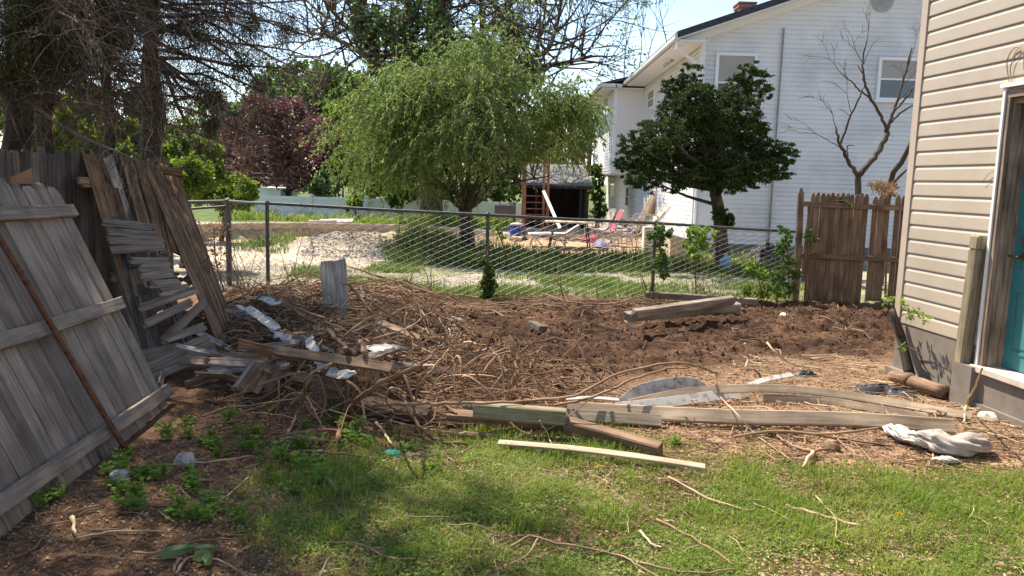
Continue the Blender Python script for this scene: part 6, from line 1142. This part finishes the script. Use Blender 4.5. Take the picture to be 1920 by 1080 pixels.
lf.build('leaves', L_WEED, st); mt = MB(); mt.tube([p_(1680, 600, .14), p_(1700, 588, .16), p_(1738, 600, .17)], [.006, .004, .002], 5, 3); mt.build('sprig', VINE, st)
mb = MB(); p_ = lambda x, y: W(x, y, .03); mb.tube([p_(1893, 160), p_(1888, 120), p_(1895, 98), p_(1908, 88), p_(1918, 100), p_(1920, 130)], .004, 4, 4); mb.tube([p_(1897, 158), p_(1894, 130), p_(1903, 100), p_(1914, 88)], .003, 4, 4); mb.tube([p_(1842, 342), p_(1855, 325), p_(1873, 318)], .002, 4, 3)
tag(mb.build('dry_vine', VINE), 'dry vine curl clinging to the tan siding above the door', 'vine')

# weeds on the shaded dirt
def weed_proto(seed, h, n, ln, mat=L_WEED):
    g = np.random.default_rng(seed); mt = MB(); lf = MB(); D = []; C = []; Ls = []
    for i in range(n):
        a = g.uniform(0, 6.28); t_ = g.uniform(.25, 1.2); e = np.array([math.cos(a)*math.sin(t_), math.sin(a)*math.sin(t_), math.cos(t_)])*h*g.uniform(.5, 1.1); mt.tube([(0, 0, 0), e*.5+np.array([0, 0, h*.12]), e], [.0025, .0015], 4, 2); dirv = unit(e*np.array([1, 1, .3]))
        for s_ in (-1, 0, 1):
            for ff in (.55, 1.0): sd = np.cross(dirv, [0, 0, 1]); dd_ = unit(dirv+sd*s_*1.0+g.normal(0, .1, 3)); D.append(dd_); C.append(e*ff+dd_*ln*.35+np.array([0, 0, .01])); Ls.append(ln*(1 if s_ == 0 else .75)*g.uniform(.7, 1.15))
    V0 = len(D); lf.broad(np.array(C), np.array(D), np.array(Ls), np.array(Ls)*.42); return mt, lf
wp = []
for sd_, h, n, ln in ((1, .10, 15, .05), (2, .14, 19, .055), (3, .075, 11, .045)):
    t = thing('weed', 'low green lobed weed sprouting from the shaded dirt', 'weed', (0, 0, 0), 'green weeds on the dirt'); a, b = weed_proto(sd_, h, n, ln); a.build('stem', L_WEED, t); b.build('leaves', L_WEED, t); wp.append(t)
WP = [(345, 800), (320, 825), (352, 822), (375, 835), (395, 828), (390, 840), (440, 815), (470, 822), (488, 815), (455, 845), (470, 850), (500, 838), (420, 862), (410, 850), (490, 872), (505, 880), (520, 868), (480, 855), (235, 862), (225, 885), (195, 890), (265, 900), (305, 905), (302, 890), (355, 905), (358, 920), (405, 865), (205, 915), (225, 935), (240, 955), (262, 960), (255, 935), (325, 932), (330, 975), (350, 980), (375, 968), (390, 975), (400, 958), (445, 965), (455, 985), (325, 960), (90, 940), (75, 955), (110, 935), (360, 912), (580, 850), (570, 840), (600, 830), (650, 820), (665, 832), (640, 840), (625, 800), (640, 790), (720, 862), (760, 850), (810, 885), (560, 800), (510, 780), (425, 795), (545, 860), (600, 868), (575, 880), (535, 900), (550, 930), (590, 915), (1680, 602), (1500, 640), (1290, 790), (1380, 800), (1440, 820), (660, 815), (680, 826), (700, 840), (1260, 840)]
g = np.random.default_rng(90)
for i, (px, py) in enumerate(WP):
    if px > 1600 or (px == 1500): continue
    p = G(px+g.normal(0, 4), py+g.normal(0, 3)); src = wp[i % 3] if i >= 3 else wp[i]
    if i < 3: t = wp[i]
    else:
        t = src.copy(); S.collection.objects.link(t)
        for ch_ in src.children: c_ = ch_.copy(); S.collection.objects.link(c_); c_.parent = t
    t.location = (p[0], p[1], HZ(p[0], p[1])); t.rotation_euler = (0, 0, g.random()*6.28); s_ = g.uniform(.42, .82)*(.7 if px > 1200 else 1); t.scale = (s_, s_, s_)
lf = MB(); 
for (a, b) in (((290, 1040), (370, 1022)), ((330, 1030), (420, 1026)), ((400, 1028), (385, 1060)), ((360, 1050), (395, 1034))):
    p = G(*a, .03); q_ = G(*b, .05); lf.broad(np.array([(p+q_)/2]), np.array([q_-p]), np.linalg.norm(q_-p), .055)
tag(lf.build('broad_leaves', L_IVY), 'dark broad pointed leaves lying low at bottom left', 'leaves')
# dandelions
for px, py, lb in ((1121, 894, 'yellow dandelion flower in the lawn left of centre stick'), (1682, 992, 'yellow dandelion in the right part of the lawn')):
    p = G(px, py); z = HZ(p[0], p[1]); t = thing('dandelion', lb, 'flower', (p[0], p[1], z)); mb = MB(); mb.tube([(p[0], p[1], z), (p[0]+.004, p[1], z+.06)], .002, 4); mb.build('stem', L_WEED, t); mb = MB(); k = 40; g = np.random.default_rng(4); D = unit(g.normal(size=(k, 3))+np.array([0, 0, 1.])); mb.leaves(np.array([p[0]+.004, p[1], z+.063])+D*.009, D, .016, .005); mb.build('flower', plain('dandelion_yellow', (.75, .55, .02), .6, .05), t)

# grass
def grass(name, lbl, polys, n, h, w, mat, seed, soft=.3, patch=.42, bend=.5, holes=None, dens=1.0, patchscale=1.7):
    g = np.random.default_rng(seed); Pp = [np.array(gp(p_))[:, :2] for p_ in polys]; al = np.vstack(Pp); lo = al.min(0)-soft; hi = al.max(0)+soft; c = lo+(hi-lo)*g.random((int(n*5), 2))
    m = np.zeros(len(c))
    for P_ in Pp: m = np.maximum(m, poly_mask(c[:, 0], c[:, 1], P_, soft))
    f = fbm(c[:, 0]*patchscale, c[:, 1]*patchscale, seed+200, 3); m = m*sstep(patch-.10, patch+.10, f); c = c[m > g.random(len(c))][:n]; n = len(c); f = fbm(c[:, 0]*patchscale*1.3, c[:, 1]*patchscale*1.3, seed+200, 3)
    hh = h*g.uniform(.45, 1.25, n)*(.6+.8*sstep(.35, .65, f)); a = g.random(n)*6.28; b = g.random(n)*bend+.1; z = height(c[:, 0], c[:, 1])-.003; base = np.stack([c[:, 0], c[:, 1], z], 1); d = np.stack([np.cos(a), np.sin(a), 0*a], 1); s_ = np.stack([-np.sin(a), np.cos(a), 0*a], 1)*(w*g.uniform(.6, 1.3, n))[:, None]/2
    m1 = base+d*(hh*b*.35)[:, None]+np.array([0, 0, 1.])*(hh*.6)[:, None]; tp_ = base+d*(hh*b*1.25)[:, None]+np.array([0, 0, 1.])*(hh*(1.05-.45*b))[:, None]
    V = np.stack([base-s_, base+s_, m1+s_*.8, m1-s_*.8, tp_], 1); i = np.arange(n)[:, None]*5; mb = MB(); mb.add(V, [i+np.array([[0, 1, 2, 3]]), i+np.array([[3, 2, 4]])]); return stuff(mb.build(name, mat), lbl, 'grass')
lawnp = [(500, 910), (640, 872), (780, 842), (900, 825), (1080, 838), (1300, 872), (1460, 888), (1700, 898), (1990, 902), (2100, 1200), (560, 1200), (560, 1080), (520, 980)]
grass('lawn_grass', 'short green lawn grass across the bottom of the picture', [lawnp], 110000, .042, .0036, L_GRASS, 1, patch=.33, bend=.9)
grass('lawn_tufts', 'taller tufts of lawn grass growing in clumps', [lawnp], 22000, .075, .0044, L_GRASS, 2, patch=.47, bend=.8, patchscale=3.2)
grass('edge_grass', 'thin grass growing along the lumber at edge of the lawn', [[(640, 850), (800, 800), (1060, 800), (1260, 850), (1250, 870), (900, 830), (700, 880)], [(1100, 800), (1420, 820), (1400, 870), (1200, 850)]], 7500, .055, .0036, L_GRASS, 3, patch=.45, patchscale=2.5)
grass('fence_grass', 'grass growing along the foot of the chain link fence', [[(560, 556), (760, 540), (1100, 545), (1480, 535), (1490, 562), (900, 566), (700, 556)]], 9000, .13, .008, L_GRASS2, 4, patch=.42)
grass('lot_grass', 'patchy grass over the gravel of the neighbouring lot', [[(440, 520), (600, 495), (900, 505), (1300, 500), (1500, 500), (1500, 545), (900, 552), (520, 545)]], 26000, .12, .013, L_GRASS2, 5, patch=.57, patchscale=.9)
grass('tall_grass', 'long dark grass around the foot of the weeping tree', [[(722, 478), (800, 470), (900, 476), (1100, 488), (1300, 492), (1480, 500), (1480, 520), (1250, 508), (1040, 515), (860, 500), (740, 494)]], 11000, .26, .018, L_GRASS2, 6, .25, .30)
grass('bank_grass', 'lush grass bank between the pit wall and the vinyl fence', [[(430, 414), (430, 395), (700, 398), (960, 404), (960, 426), (800, 424), (640, 412), (530, 410)]], 22000, .42, .035, L_GRASS, 7, .5, .2)
grass('pit_grass', 'tufts of grass growing in the sand pit and mounds', [[(440, 470), (500, 452), (560, 458), (520, 476)], [(680, 455), (700, 450), (710, 462)], [(750, 470), (800, 450), (830, 470)]], 2600, .22, .018, L_GRASS2, 8, .3, .3)
grass('lawn_thatch', 'dead straw coloured thatch mixed into the lawn', [lawnp], 9000, .045, .0028, leafmat('thatch', [(.26, .19, .10), (.38, .30, .17), (.50, .42, .26)], .2, .8), 12, patch=.38, bend=1.6, patchscale=2.6)
g = np.random.default_rng(95); lp = np.array(gp(lawnp))[:, :2]; c = lp.min(0)+(lp.max(0)-lp.min(0))*g.random((60000, 2)); f = fbm(c[:, 0]*2.3, c[:, 1]*2.3, 321, 3); m = poly_mask(c[:, 0], c[:, 1], lp, .2)*sstep(.52, .6, f); c = c[m > g.random(len(c))][:9000]
lf = MB(); pz_ = height(c[:, 0], c[:, 1])+g.uniform(.012, .035, len(c)); lf.broad(np.stack([c[:, 0], c[:, 1], pz_], 1), g.normal(size=(len(c), 3))*np.array([1, 1, .25]), g.uniform(.012, .026, len(c)), .013); stuff(lf.build('clover', L_WEED), 'clover and small broad leaved weeds mixed through the lawn', 'clover')
# gravel stones in the lot
clods('gravel', 'pale gravel stones over the neighbouring lot', [(430, 545), (440, 500), (700, 470), (1000, 500), (1450, 520), (1450, 552), (900, 556)], 9000, 51, leafmat('gravel_stone', [(.24, .22, .19), (.38, .35, .31), (.52, .49, .44)], 0, .95), .022); clods('gravel_mound_stones', 'grey stones covering the mound by the pit', [(560, 478), (600, 458), (680, 458), (730, 480), (640, 486)], 3000, 52, leafmat('mound_stone', [(.26, .24, .21), (.34, .31, .27), (.42, .39, .34)], 0, .95), .035)
print('objects', len(S.objects), 'faces', sum(len(m.polygons) for m in bpy.data.meshes))
